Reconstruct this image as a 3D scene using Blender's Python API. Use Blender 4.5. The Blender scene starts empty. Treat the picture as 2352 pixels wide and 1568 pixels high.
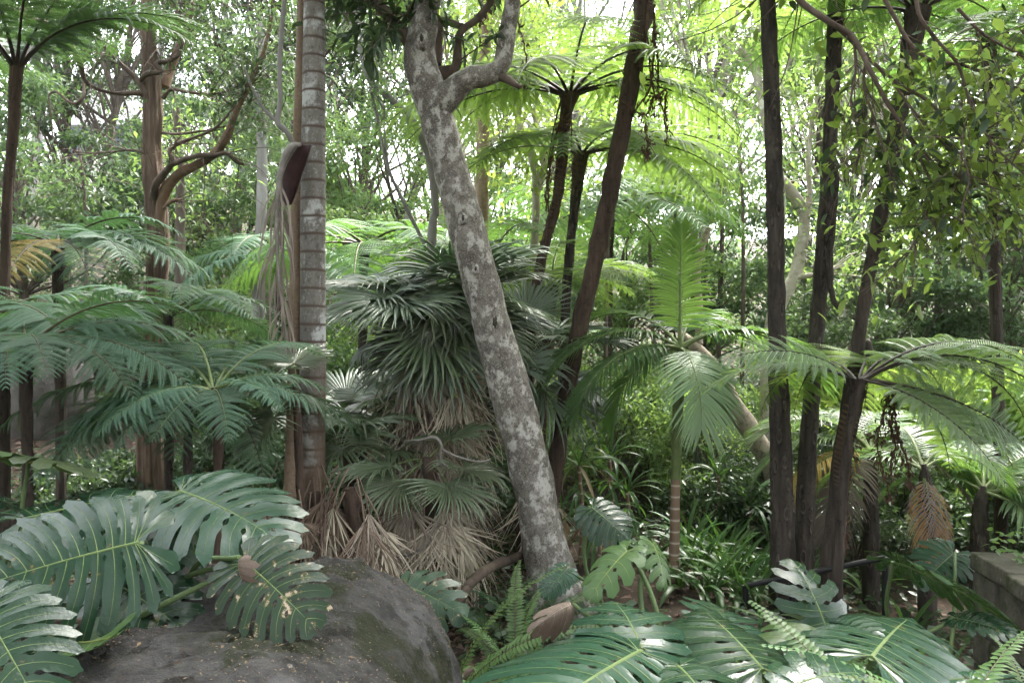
import bpy, math
import numpy as np
from mathutils import Matrix, Vector

S = bpy.context.scene
C = S.collection
R = math.radians
FOC = 28.0
K = 36.0 / FOC / 2352.0          # metres per photo pixel at one metre of depth
EYE = 1.65

# ------------------------------------------------------------------ camera, sky, sun, exposure
cam = bpy.data.cameras.new('camera')
cam.lens = FOC; cam.sensor_width = 36; cam.clip_start = 0.05; cam.clip_end = 900
cam_o = bpy.data.objects.new('camera', cam); C.objects.link(cam_o)
cam_o.location = (0, 0, EYE); cam_o.rotation_euler = (R(90), 0, 0)
S.camera = cam_o
SUN_EL, SUN_AZ = R(58), R(28)     # azimuth from +Y (straight ahead) towards +X
W = bpy.data.worlds.new('World'); S.world = W; W.use_nodes = True
nt = W.node_tree; nt.nodes.clear()
sky = nt.nodes.new('ShaderNodeTexSky'); sky.sky_type = 'NISHITA'; sky.sun_disc = False
sky.sun_elevation = SUN_EL; sky.sun_rotation = SUN_AZ
sky.air_density = 1.0; sky.dust_density = 3.0; sky.ozone_density = 1.0
hs = nt.nodes.new('ShaderNodeHueSaturation'); hs.inputs['Saturation'].default_value = 0.22
bg = nt.nodes.new('ShaderNodeBackground'); bg.inputs['Strength'].default_value = 0.15
wo = nt.nodes.new('ShaderNodeOutputWorld')
nt.links.new(sky.outputs[0], hs.inputs['Color']); nt.links.new(hs.outputs[0], bg.inputs['Color'])
nt.links.new(bg.outputs[0], wo.inputs['Surface'])
sl = bpy.data.lights.new('sun', 'SUN'); sl.energy = 1.5; sl.angle = R(14); sl.color = (1, 0.96, 0.88)
so = bpy.data.objects.new('sun', sl); C.objects.link(so)
sd = Vector((math.sin(SUN_AZ) * math.cos(SUN_EL), math.cos(SUN_AZ) * math.cos(SUN_EL), math.sin(SUN_EL)))
so.rotation_euler = sd.to_track_quat('Z', 'Y').to_euler(); so.location = (8, 20, 30)
S.view_settings.view_transform = 'Standard'; S.view_settings.look = 'None'
S.view_settings.exposure = 3.3; S.view_settings.gamma = 1; S.view_settings.use_curve_mapping = False
cy = S.cycles
cy.max_bounces = 7; cy.diffuse_bounces = 2; cy.glossy_bounces = 2; cy.transmission_bounces = 4
cy.transparent_max_bounces = 4; cy.volume_bounces = 0
cy.sample_clamp_indirect = 6; cy.use_denoising = True; cy.use_adaptive_sampling = True; cy.adaptive_threshold = 0.02
cy.caustics_reflective = False; cy.caustics_refractive = False

# ------------------------------------------------------------------ small maths
def P(px, py, d):
    return np.array([(px - 1176) * K * d, d, EYE - (py - 784) * K * d])

def nrm(a):
    a = np.asarray(a, float)
    return a / np.maximum(np.linalg.norm(a, axis=-1, keepdims=True), 1e-9)

def sm(a, b, x):
    t = np.clip((np.asarray(x, float) - a) / (b - a), 0, 1)
    return t * t * (3 - 2 * t)

def vnoise(p, freq=1.0, seed=0, octv=3):
    rs = np.random.RandomState(seed + 77)
    p = np.asarray(p, float)
    out = np.zeros(p.shape[:-1]); a = 1.0; f = freq; tot = 0
    for _ in range(octv):
        for _k in range(4):
            d = rs.normal(size=3); d /= np.linalg.norm(d)
            out += a * np.sin(p @ d * f * 3.0 + rs.rand() * 6.28 + 1.7 * np.sin(p @ np.roll(d, 1) * f * 1.9 + rs.rand() * 6))
        tot += a * 2.0; a *= 0.5; f *= 2.1
    return out / tot

def catmull(c, m):
    c = np.asarray(c, float)
    if len(c) == 2:
        t = np.linspace(0, 1, m)[:, None]
        return c[0] * (1 - t) + c[1] * t
    e = np.vstack([2 * c[0] - c[1], c, 2 * c[-1] - c[-2]])
    n = len(c) - 1
    u = np.linspace(0, n - 1e-6, m); i = u.astype(int); t = (u - i)[:, None]
    p0, p1, p2, p3 = e[i], e[i + 1], e[i + 2], e[i + 3]
    return 0.5 * (2 * p1 + (p2 - p0) * t + (2 * p0 - 5 * p1 + 4 * p2 - p3) * t ** 2 + (3 * p1 - p0 - 3 * p2 + p3) * t ** 3)

def ground(x, y):
    x = np.asarray(x, float); y = np.asarray(y, float)
    z = -0.48 + 0 * x
    z = z + 0.48 * (1 - sm(2.6, 4.6, y))
    z = z + 0.32 * (1 - sm(-0.9, 0.1, x)) * (1 - sm(3.8, 5.4, y)) * sm(0.8, 2.2, y)
    left = 1 - sm(-5.5, 1.0, x * 14 / np.maximum(y, 8))
    z = z + np.maximum(0, y - 8.5) * 0.27 * left
    z = z + np.maximum(0, y - 13) * 0.16 * (1 - left)
    z = z - 0.35 * sm(1.6, 2.6, x) * (1 - sm(7.5, 9.5, y)) * sm(3.6, 5.0, y)
    z = z + 0.07 * np.sin(x * 1.3 + 0.7 * y) * np.cos(y * 0.9) * sm(3, 6, y) + 0.12 * np.sin(x * .41) * np.sin(y * .37 + 1) * sm(8, 14, y)
    return np.minimum(z, 17 + 0.01 * y)

# ------------------------------------------------------------------ mesh building
class MB:
    def __init__(s):
        s.V = []; s.L = []; s.S = []; s.M = []; s.U = []; s.n = 0
    def add(s, V, F, m=0, uv=None):
        V = np.asarray(V, float).reshape(-1, 3); F = np.asarray(F, int)
        s.V.append(V); s.L.append((F + s.n).ravel()); s.S.append(np.full(len(F), F.shape[1])); s.M.append(np.full(len(F), m))
        s.U.append(np.zeros((len(V), 2)) if uv is None else np.asarray(uv, float).reshape(-1, 2))
        s.n += len(V)
    def mesh(s, name, mats, smooth=True, off=None):
        V = np.concatenate(s.V)
        if off is not None: V = V - np.asarray(off)
        L = np.concatenate(s.L); Z = np.concatenate(s.S); M = np.concatenate(s.M); U = np.concatenate(s.U)
        me = bpy.data.meshes.new(name)
        me.vertices.add(len(V)); me.vertices.foreach_set('co', V.ravel().astype(np.float32))
        me.loops.add(len(L)); me.loops.foreach_set('vertex_index', L.astype(np.int32))
        me.polygons.add(len(Z)); st = np.cumsum(Z) - Z
        me.polygons.foreach_set('loop_start', st.astype(np.int32))
        me.polygons.foreach_set('material_index', M.astype(np.int32))
        me.polygons.foreach_set('use_smooth', np.full(len(Z), bool(smooth)))
        uvl = me.uv_layers.new(name='UVMap'); uvl.data.foreach_set('uv', U[L].ravel().astype(np.float32))
        for m in (mats if isinstance(mats, (list, tuple)) else [mats]): me.materials.append(m)
        me.update(calc_edges=True)
        return me

def grid_faces(nr, nc, wrap=False):
    i, j = np.meshgrid(np.arange(nr - 1), np.arange(nc - 1), indexing='ij')
    a = (i * nc + j).ravel()
    return np.stack([a, a + 1, a + nc + 1, a + nc], 1)

def tube(mb, pts, rad, sides=8, m=0, amp=0.0, freq=3.0, seed=0, cap=True, ring=None, ridge=0.0, rf=9.0):
    pts = np.asarray(pts, float); n = len(pts); rad = np.broadcast_to(np.asarray(rad, float), (n,))
    T = nrm(np.gradient(pts, axis=0))
    ref = np.array([0, 1.0, 0]) if abs(T[0][1]) < 0.9 else np.array([1.0, 0, 0])
    A = np.zeros_like(pts); a = nrm(ref - T[0] * (ref @ T[0]))
    for k in range(n):
        a = nrm(a - T[k] * (a @ T[k])); A[k] = a
    B = np.cross(T, A)
    th = np.linspace(0, 2 * np.pi, sides + 1)
    off = A[:, None] * np.cos(th)[None, :, None] + B[:, None] * np.sin(th)[None, :, None]
    r = np.repeat(rad[:, None], sides + 1, 1)
    ln = np.concatenate([[0], np.cumsum(np.linalg.norm(np.diff(pts, axis=0), axis=1))])
    if amp:
        q = pts[:, None] + off * r[:, :, None]
        r = r * (1 + amp * vnoise(q, freq, seed))
    if ridge: r = r * (1 + ridge * vnoise(off * rf * .28 + (np.array([.31, .2, .9]) * .55)[None, None] * ln[:, None, None], 1.0, seed + 5, 4))
    if ring is not None: r = r * ring(ln)[:, None]
    V = pts[:, None] + off * r[:, :, None]
    uv = np.stack([np.repeat(th[None] / (2 * np.pi), n, 0), np.repeat(ln[:, None], sides + 1, 1)], 2)
    mb.add(V, grid_faces(n, sides + 1), m, uv)
    if cap:
        for e in (0, n - 1):
            Vc = np.vstack([pts[e], V[e][:-1]])
            F = [[0, 1 + k, 1 + (k + 1) % sides] for k in range(sides)]
            mb.add(Vc, F, m)

def wpath(ctrl, m):
    """control rows (px, py, depth, width px) -> points, radii"""
    c = np.array([list(P(a, b, d)) + [w * K * d / 2] for a, b, d, w in ctrl])
    c = catmull(c, m)
    return c[:, :3], np.maximum(c[:, 3], 0.0015)

LEAF2 = (np.array([(0, 0, 0), (.42, .5, .06), (1, 0, -.08), (.42, -.5, .06)], float), np.array([[0, 3, 2], [0, 2, 1]]))
LEAF6 = (np.array([(0, 0, 0), (.22, .36, .07), (.25, 0, 0), (.22, -.36, .07), (.6, .42, .02), (.62, 0, -.03), (.6, -.42, .02), (1, 0, -.16)], float),
         np.array([[0, 2, 1], [0, 3, 2], [2, 5, 4], [2, 4, 1], [3, 6, 5], [3, 5, 2], [5, 7, 4], [6, 7, 5]]))

def scatter(mb, pos, d, nor, ln, wd, tmpl=LEAF2, m=0):
    T, F = tmpl
    d = nrm(d); s = nrm(np.cross(nor, d)); n = np.cross(d, s)
    ln = np.broadcast_to(np.asarray(ln, float), (len(pos),)); wd = np.broadcast_to(np.asarray(wd, float), (len(pos),))
    V = pos[:, None] + d[:, None] * (T[None, :, 0] * ln[:, None])[..., None] + s[:, None] * (T[None, :, 1] * wd[:, None])[..., None] \
        + n[:, None] * (T[None, :, 2] * ln[:, None])[..., None]
    FF = (F[None] + (np.arange(len(pos)) * len(T))[:, None, None]).reshape(-1, F.shape[1])
    uv = np.repeat(T[None, :, :2], len(pos), 0) + [0, .5]
    mb.add(V.reshape(-1, 3), FF, m, uv)

# ------------------------------------------------------------------ objects
def tag(o, label=None, cat=None, group=None, kind=None):
    if label: o['label'] = label
    if cat: o['category'] = cat
    if group: o['group'] = group
    if kind: o['kind'] = kind
    return o

def thing(name, label, cat, loc, group=None):
    o = bpy.data.objects.new(name, None); C.objects.link(o)
    o.location = [float(v) for v in loc]; o.empty_display_size = 0.1
    return tag(o, label, cat, group)

def put(name, me, parent=None, M=None, label=None, kind=None):
    """link mesh under parent; M is local to the parent"""
    o = bpy.data.objects.new(name, me); C.objects.link(o)
    if parent is not None: o.parent = parent
    if M is not None: o.matrix_local = M
    if label: o['label'] = label
    if kind: o['kind'] = kind
    return o

def basis(x, zh, loc, scale=1.0):
    x = nrm(x); z = nrm(np.asarray(zh, float) - x * (np.asarray(zh, float) @ x)); y = np.cross(z, x)
    M = Matrix.Identity(4)
    for r in range(3):
        M[r][0] = x[r] * scale; M[r][1] = y[r] * scale; M[r][2] = z[r] * scale; M[r][3] = loc[r]
    return M

def TRS(loc, az=0, pitch=0, roll=0, sc=1.0):
    return Matrix.Translation([float(v) for v in loc]) @ Matrix.Rotation(az, 4, 'Z') @ Matrix.Rotation(-pitch, 4, 'Y') @ Matrix.Rotation(roll, 4, 'X') @ Matrix.Scale(sc, 4)

# ------------------------------------------------------------------ materials
def newmat(name):
    m = bpy.data.materials.new(name); m.use_nodes = True
    t = m.node_tree; t.nodes.clear()
    return m, t
def nd(t, ty, **k):
    n = t.nodes.new('ShaderNode' + ty)
    for a, b in k.items():
        if hasattr(n, a): setattr(n, a, b)
        else: n.inputs[a.replace('_', ' ')].default_value = b
    return n
def rgb(c): return (c[0], c[1], c[2], 1)
def mix(t, fac, a, b, mode='MIX'):
    n = t.nodes.new('ShaderNodeMixRGB'); n.blend_type = mode
    for s, v in ((0, fac), (1, a), (2, b)):
        if isinstance(v, bpy.types.NodeSocket): t.links.new(v, n.inputs[s])
        else: n.inputs[s].default_value = v if s == 0 else rgb(v)
    return n.outputs[0]
def ramp(t, fac, stops):
    n = t.nodes.new('ShaderNodeValToRGB'); e = n.color_ramp.elements
    while len(e) < len(stops): e.new(0.5)
    for q, (p, c) in zip(e, stops):
        q.position = p; q.color = rgb(c) if not isinstance(c, (int, float)) else (c, c, c, 1)
    t.links.new(fac, n.inputs[0]); return n.outputs[0]
def tex(t, kind, scale, vec, detail=4, rough=.55, dist=0):
    n = t.nodes.new('ShaderNodeTex' + kind); n.inputs['Scale'].default_value = scale
    if kind == 'Noise':
        n.inputs['Detail'].default_value = detail; n.inputs['Roughness'].default_value = rough; n.inputs['Distortion'].default_value = dist
    if vec is not None: t.links.new(vec, n.inputs['Vector'])
    return n
def mapv(t, out, scale=(1, 1, 1), loc=(0, 0, 0)):
    n = t.nodes.new('ShaderNodeMapping'); n.inputs['Scale'].default_value = scale; n.inputs['Location'].default_value = loc
    t.links.new(out, n.inputs[0]); return n.outputs[0]

def leaf_mat(name, c1, c2, tr, rough=.42, tw=.35, spots=None, spot_at=.66, spec=.33, noise_scale=6.0):
    m, t = newmat(name)
    geo = nd(t, 'NewGeometry'); oi = nd(t, 'ObjectInfo'); tc = nd(t, 'TexCoord')
    nz = tex(t, 'Noise', noise_scale, tc.outputs['Object'], 3)
    f = nd(t, 'Math', operation='ADD'); t.links.new(geo.outputs['Random Per Island'], f.inputs[0]); t.links.new(nz.outputs['Fac'], f.inputs[1])
    f2 = nd(t, 'Math', operation='MULTIPLY'); t.links.new(f.outputs[0], f2.inputs[0]); f2.inputs[1].default_value = .5
    col = mix(t, f2.outputs[0], c1, c2)
    hv = t.nodes.new('ShaderNodeHueSaturation')
    mr = nd(t, 'MapRange'); t.links.new(oi.outputs['Random'], mr.inputs[0]); mr.inputs[3].default_value = .68; mr.inputs[4].default_value = 1.36
    mh = nd(t, 'MapRange'); t.links.new(oi.outputs['Random'], mh.inputs[0]); mh.inputs[3].default_value = .474; mh.inputs[4].default_value = .512
    t.links.new(mr.outputs[0], hv.inputs['Value']); t.links.new(mh.outputs[0], hv.inputs['Hue']); t.links.new(col, hv.inputs['Color'])
    col = hv.outputs[0]; trc = mix(t, f2.outputs[0], tr, tuple(v * .72 for v in tr))
    if spots:
        sn = tex(t, 'Noise', 9.0, tc.outputs['Object'], 5, .6)
        sf = ramp(t, sn.outputs['Fac'], [(spot_at, 0.0), (spot_at + .03, 1.0)])
        sr = ramp(t, sn.outputs['Fac'], [(spot_at - .05, 0.0), (spot_at, .85)])
        col = mix(t, sr, col, (.11, .085, .03))
        col = mix(t, sf, col, spots); trc = mix(t, sf, trc, tuple(v * .5 for v in spots))
    p = nd(t, 'BsdfPrincipled'); t.links.new(col, p.inputs['Base Color']); p.inputs['Roughness'].default_value = rough
    p.inputs['Specular IOR Level'].default_value = spec
    b = nd(t, 'Bump'); b.inputs['Strength'].default_value = .16; b.inputs['Distance'].default_value = .01
    bn = tex(t, 'Noise', 30.0, tc.outputs['Object'], 2); t.links.new(bn.outputs['Fac'], b.inputs['Height']); t.links.new(b.outputs[0], p.inputs['Normal'])
    tl = nd(t, 'BsdfTranslucent'); t.links.new(trc, tl.inputs['Color'])
    mx = nd(t, 'MixShader'); mx.inputs[0].default_value = tw
    t.links.new(p.outputs[0], mx.inputs[1]); t.links.new(tl.outputs[0], mx.inputs[2])
    o = nd(t, 'OutputMaterial'); t.links.new(mx.outputs[0], o.inputs[0])
    return m

def bark_mat(name, c1, c2, stretch=(14, 14, 2.2), rough=.85, bump=.6, dist=.02, lichen=None, lich_at=.58, lich_scale=3.0, rings=None, ring_col=(.05, .04, .03),
             scars=None, low=None, fleck=.58):
    m, t = newmat(name); tc = nd(t, 'TexCoord'); ob = tc.outputs['Object']; uv = tc.outputs['UV']
    n1 = tex(t, 'Noise', 1.0, mapv(t, ob, stretch), 6, .6, .6)
    col = ramp(t, n1.outputs['Fac'], [(.3, c1), (.68, c2)]); h = n1.outputs['Fac']
    big = tex(t, 'Noise', 1.6, ob, 3)
    col = mix(t, ramp(t, big.outputs['Fac'], [(.35, 0.0), (.7, .55)]), col, tuple(v * .55 for v in c1))
    if scars:
        v = tex(t, 'Voronoi', 1.0, mapv(t, uv, scars)); v.feature = 'F1'; v.inputs['Randomness'].default_value = .55
        rf = ramp(t, v.outputs['Distance'], [(.16, .0), (.27, 1.0), (.36, 0.0)])
        col = mix(t, rf, col, tuple(min(1, q * 1.2) for q in c2))
        ad = nd(t, 'Math', operation='ADD'); t.links.new(h, ad.inputs[0]); t.links.new(rf, ad.inputs[1]); h = ad.outputs[0]
    if rings:
        sx = nd(t, 'SeparateXYZ'); t.links.new(uv, sx.inputs[0])
        wob = tex(t, 'Noise', 3.0, ob, 2)
        a = nd(t, 'Math', operation='MULTIPLY_ADD'); t.links.new(wob.outputs['Fac'], a.inputs[0]); a.inputs[1].default_value = .03; t.links.new(sx.outputs[1], a.inputs[2])
        md = nd(t, 'Math', operation='MODULO'); t.links.new(a.outputs[0], md.inputs[0]); md.inputs[1].default_value = rings
        dv = nd(t, 'Math', operation='DIVIDE'); t.links.new(md.outputs[0], dv.inputs[0]); dv.inputs[1].default_value = rings
        rr = ramp(t, dv.outputs[0], [(0.0, 1.0), (.08, 1.0), (.17, .0), (.9, 0.0), (1.0, .6)])
    if lichen:
        ln = tex(t, 'Noise', lich_scale, mapv(t, ob, (1, 1, .8)), 8, .68)
        col = mix(t, ramp(t, ln.outputs['Fac'], [(lich_at, 0.0), (lich_at + .08, 1.0)]), col, lichen)
        fl = tex(t, 'Noise', lich_scale * 9, ob, 4, .7)
        col = mix(t, ramp(t, fl.outputs['Fac'], [(fleck, 0.0), (fleck + .08, .75)]), col, tuple(v * .85 for v in lichen))
        dk = tex(t, 'Noise', lich_scale * 5, mapv(t, ob, (1, 1, 1), (4, 2, 1)), 5, .7)
        col = mix(t, ramp(t, dk.outputs['Fac'], [(.55, 0.0), (.68, .8)]), col, tuple(v * .45 for v in c1))
    if rings: col = mix(t, rr, col, ring_col)
    if low:   # a band of another colour below a height in the trunk's own frame
        sz = nd(t, 'SeparateXYZ'); t.links.new(ob, sz.inputs[0]); wn = tex(t, 'Noise', 4.0, ob, 4)
        ma = nd(t, 'Math', operation='MULTIPLY_ADD'); t.links.new(wn.outputs['Fac'], ma.inputs[0]); ma.inputs[1].default_value = 1.6; t.links.new(sz.outputs[2], ma.inputs[2])
        mr = nd(t, 'MapRange'); t.links.new(ma.outputs[0], mr.inputs[0]); mr.inputs[1].default_value = low[0]; mr.inputs[2].default_value = low[0] + .9
        mr.inputs[3].default_value = .92; mr.inputs[4].default_value = 0
        lc = ramp(t, n1.outputs['Fac'], [(.3, tuple(v * .5 for v in low[1])), (.68, low[1])])
        col = mix(t, mr.outputs[0], col, lc)
    p = nd(t, 'BsdfPrincipled'); t.links.new(col, p.inputs['Base Color']); p.inputs['Roughness'].default_value = rough; p.inputs['Specular IOR Level'].default_value = .25
    b = nd(t, 'Bump'); b.inputs['Strength'].default_value = bump; b.inputs['Distance'].default_value = dist
    t.links.new(h, b.inputs['Height']); t.links.new(b.outputs[0], p.inputs['Normal'])
    o = nd(t, 'OutputMaterial'); t.links.new(p.outputs[0], o.inputs[0])
    return m

def plain_mat(name, c1, c2, scale=8.0, rough=.8, bump=.4, dist=.02, extra=None, metal=0):
    m, t = newmat(name); tc = nd(t, 'TexCoord'); ob = tc.outputs['Object']
    n1 = tex(t, 'Noise', scale, ob, 8, .65)
    col = ramp(t, n1.outputs['Fac'], [(.32, c1), (.68, c2)])
    for (sc, lo, c) in (extra or []):
        e = tex(t, 'Noise', sc, mapv(t, ob, (1, 1, 1), (sc, 1, 2)), 7, .65)
        col = mix(t, ramp(t, e.outputs['Fac'], [(lo, 0.0), (lo + .07, 1.0)]), col, c)
    p = nd(t, 'BsdfPrincipled'); t.links.new(col, p.inputs['Base Color']); p.inputs['Roughness'].default_value = rough; p.inputs['Metallic'].default_value = metal
    p.inputs['Specular IOR Level'].default_value = .3
    b = nd(t, 'Bump'); b.inputs['Strength'].default_value = bump; b.inputs['Distance'].default_value = dist
    n2 = tex(t, 'Noise', scale * 4, ob, 6, .7); t.links.new(n2.outputs['Fac'], b.inputs['Height']); t.links.new(b.outputs[0], p.inputs['Normal'])
    o = nd(t, 'OutputMaterial'); t.links.new(p.outputs[0], o.inputs[0])
    return m

MT = {}
MT['fern_blue'] = leaf_mat('fern_blue_green', (.055, .12, .075), (.095, .175, .12), (.12, .26, .07), .45, .3)
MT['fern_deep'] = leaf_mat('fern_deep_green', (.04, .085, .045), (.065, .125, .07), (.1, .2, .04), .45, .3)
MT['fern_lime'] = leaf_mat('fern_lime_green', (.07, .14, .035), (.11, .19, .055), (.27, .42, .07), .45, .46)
MT['fern_mid'] = leaf_mat('fern_mid_green', (.065, .14, .05), (.11, .2, .08), (.2, .38, .06), .45, .38)
MT['fern_silver'] = leaf_mat('fern_silvery_green', (.12, .19, .09), (.19, .27, .15), (.26, .42, .09), .42, .35)
MT['fern_gold'] = leaf_mat('fern_ageing_gold', (.16, .12, .03), (.2, .16, .04), (.4, .3, .06), .5, .4)
MT['fern_dead'] = leaf_mat('fern_dead_brown', (.07, .04, .022), (.12, .07, .04), (.12, .07, .03), .7, .2)
MT['rachis'] = plain_mat('rachis_stalk', (.05, .045, .02), (.1, .09, .04), 20, .5)
MT['rachis_green'] = plain_mat('rachis_green_stalk', (.09, .13, .04), (.15, .19, .07), 20, .5)
MT['rachis_dark'] = plain_mat('rachis_dark_stalk', (.022, .018, .012), (.05, .038, .025), 20, .6)
MT['fan'] = leaf_mat('fan_palm_green', (.085, .115, .06), (.14, .178, .105), (.09, .18, .05), .29, .2, spec=.7)
MT['fan_blue'] = leaf_mat('fan_palm_blue_green', (.1, .135, .09), (.16, .2, .145), (.09, .18, .07), .29, .2, spec=.7)
MT['fan_dead'] = leaf_mat('fan_palm_dry_straw', (.29, .24, .175), (.64, .565, .45), (.3, .22, .14), .7, .18)
MT['fan_dead_dark'] = leaf_mat('fan_palm_dry_brown', (.09, .062, .042), (.27, .2, .15), (.15, .1, .06), .75, .15)
MT['palm'] = leaf_mat('feather_palm_green', (.055, .12, .05), (.09, .17, .075), (.22, .4, .07), .35, .36)
MT['palm_lime'] = leaf_mat('feather_palm_lime', (.09, .19, .04), (.13, .25, .05), (.32, .55, .08), .38, .48)
MT['palm_pale'] = leaf_mat('feather_palm_silvery', (.13, .2, .1), (.2, .27, .15), (.25, .4, .12), .33, .3)
MT['palm_yellow'] = leaf_mat('feather_palm_yellowing', (.33, .2, .05), (.42, .3, .1), (.45, .28, .07), .55, .3)
MT['palm_dead'] = leaf_mat('feather_palm_withered', (.14, .11, .095), (.3, .25, .22), (.2, .15, .1), .7, .15)
MT['monstera'] = leaf_mat('monstera_blade', (.011, .036, .02), (.022, .058, .032), (.06, .13, .025), .25, .12, spots=(.17, .14, .08), spot_at=.72, noise_scale=3, spec=.36)
MT['monstera_under'] = leaf_mat('monstera_young_blade', (.035, .07, .02), (.05, .09, .025), (.08, .15, .025), .38, .18, spots=(.22, .15, .05), spot_at=.72, noise_scale=3)
MT['monstera_worn'] = leaf_mat('monstera_scorched_blade', (.015, .036, .019), (.028, .06, .032), (.07, .14, .035), .3, .12, spots=(.33, .27, .2), spot_at=.63, noise_scale=3)
MT['monstera_dead'] = leaf_mat('monstera_dry_blade', (.1, .075, .052), (.25, .2, .15), (.12, .09, .05), .7, .08, noise_scale=9)
MT['vein'] = plain_mat('monstera_vein', (.07, .12, .035), (.15, .2, .06), 6, .45)
MT['vein_under'] = plain_mat('monstera_vein_yellow', (.2, .24, .05), (.26, .3, .08), 12, .45)
MT['petiole'] = plain_mat('monstera_petiole', (.06, .1, .035), (.11, .16, .06), 14, .45, extra=[(30, .62, (.14, .11, .06))])
MT['strap'] = leaf_mat('strap_leaf_green', (.035, .085, .03), (.06, .125, .04), (.13, .28, .04), .36, .3)
MT['strap_dry'] = leaf_mat('strap_leaf_dry', (.22, .17, .1), (.33, .26, .15), (.3, .22, .1), .6, .25)
MT['sword'] = leaf_mat('sword_fern_green', (.075, .16, .055), (.12, .21, .085), (.22, .42, .06), .42, .35)
MT['sword_dark'] = leaf_mat('sword_fern_deep', (.045, .1, .05), (.075, .14, .07), (.14, .28, .05), .42, .32)
MT['leaf_bright'] = leaf_mat('broad_leaf_bright', (.085, .17, .03), (.13, .23, .045), (.4, .56, .1), .36, .5)
MT['leaf_dark'] = leaf_mat('broad_leaf_dark', (.035, .066, .034), (.058, .098, .052), (.1, .17, .05), .36, .3)
MT['leaf_mid'] = leaf_mat('broad_leaf_mid', (.055, .1, .048), (.09, .145, .075), (.17, .28, .08), .42, .4)
MT['leaf_pale'] = leaf_mat('broad_leaf_pale', (.085, .15, .06), (.13, .2, .09), (.3, .46, .1), .42, .45)
MT['leaf_yellow'] = leaf_mat('broad_leaf_yellow_green', (.13, .2, .05), (.19, .26, .075), (.42, .56, .1), .45, .5)
MT['leaf_grey'] = leaf_mat('gum_leaf_grey_green', (.075, .115, .07), (.11, .155, .1), (.17, .26, .09), .45, .35)
MT['bark_mottle'] = bark_mat('mottled_grey_bark', (.085, .072, .06), (.25, .225, .195), (16, 16, 12), .88, .7, .015, (.4, .38, .345), .5, 11, fleck=.54)
MT['bark_palm'] = bark_mat('ringed_palm_bark', (.14, .125, .11), (.25, .235, .21), (22, 22, 5), .8, .35, .008, (.42, .42, .41), .52, 5.0, rings=.135, ring_col=(.085, .062, .048), low=(1.9, (.13, .088, .058)))
MT['bark_thin'] = bark_mat('slim_palm_bark', (.17, .115, .075), (.27, .2, .14), (20, 20, 4), .8, .3, .006, (.36, .32, .26), .64, 8.0, rings=.11, ring_col=(.2, .14, .1))
MT['bark_cane'] = bark_mat('cane_palm_bark', (.17, .11, .075), (.26, .18, .125), (16, 16, 3), .7, .25, .005, rings=.1, ring_col=(.42, .36, .29))
MT['bark_string'] = bark_mat('stringy_red_bark', (.06, .042, .033), (.22, .155, .115), (26, 26, 1.6), .9, 1.0, .04)
MT['bark_limb'] = bark_mat('dark_limb_bark', (.06, .045, .035), (.18, .135, .105), (12, 12, 5), .88, .6, .012)
MT['bark_orange'] = bark_mat('peeling_orange_bark', (.13, .085, .06), (.29, .19, .13), (18, 18, 2.5), .85, .7, .02)
MT['bark_fern'] = bark_mat('tree_fern_bark', (.02, .016, .014), (.1, .082, .068), (16, 16, 3), .92, .9, .025, scars=(7, 5, 1), lichen=(.4, .4, .38), lich_at=.72, lich_scale=5, fleck=.71)
MT['bark_fern_plain'] = bark_mat('tree_fern_fibrous_bark', (.022, .017, .014), (.095, .074, .06), (26, 26, 2.5), .92, 1.0, .03, (.3, .3, .28), .74, 4, fleck=.72)
MT['bark_fern_red'] = bark_mat('tree_fern_brown_bark', (.036, .024, .018), (.1, .068, .05), (24, 24, 3), .9, .9, .02, (.3, .28, .25), .74, 4, fleck=.72)
MT['bark_pale'] = bark_mat('pale_smooth_bark', (.3, .26, .21), (.52, .47, .4), (5, 5, 2), .75, .3, .01, (.6, .57, .5), .56, 2.0)
MT['bark_grey'] = bark_mat('grey_smooth_bark', (.17, .155, .145), (.34, .32, .31), (6, 6, 1.6), .75, .3, .01)
MT['bark_brown'] = bark_mat('slender_brown_bark', (.07, .055, .045), (.17, .14, .11), (14, 14, 3), .9, .5, .015)
MT['bark_moss'] = bark_mat('mossy_pale_bark', (.26, .21, .16), (.42, .36, .28), (6, 6, 4), .85, .4, .01, (.05, .06, .025), .57, 2.8)
MT['rock'] = plain_mat('dark_boulder', (.022, .021, .02), (.072, .069, .066), 6.5, .92, 1.0, .04, extra=[(1.5, .57, (.09, .088, .088)), (2.6, .54, (.022, .026, .011)), (7, .58, (.016, .014, .011)), (22, .6, (.055, .038, .022)), (12, .67, (.19, .185, .17)), (60, .62, (.17, .14, .1)), (30, .66, (.1, .085, .06))])
MT['rock_pale'] = plain_mat('pale_boulder', (.05, .047, .043), (.14, .13, .12), 2.5, .9, .8, .05, extra=[(3, .6, (.07, .09, .03))])
MT['ground'] = plain_mat('forest_floor', (.028, .02, .014), (.085, .06, .042), 5.0, .95, .9, .05, extra=[(.5, .56, (.03, .055, .016)), (9, .6, (.2, .14, .1))])
MT['litter'] = leaf_mat('fallen_leaf_litter', (.09, .058, .04), (.24, .17, .125), (.15, .09, .04), .75, .12)
MT['crumbs'] = leaf_mat('dry_leaf_crumbs', (.05, .03, .02), (.27, .2, .12), (.1, .07, .04), .8, .1)
MT['stone'] = plain_mat('weathered_sandstone', (.06, .055, .042), (.16, .145, .11), 7.0, .92, .8, .02, extra=[(2.2, .55, (.045, .055, .022)), (25, .63, (.22, .2, .16))])
MT['metal'] = plain_mat('black_painted_steel', (.012, .012, .013), (.02, .02, .022), 30, .45, .1, .002)
MT['wire'] = plain_mat('dull_fence_wire', (.1, .12, .1), (.16, .18, .15), 30, .5, .1, .002)
MT['grass'] = leaf_mat('bright_grass', (.09, .19, .03), (.14, .25, .05), (.3, .5, .06), .5, .4)
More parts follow.
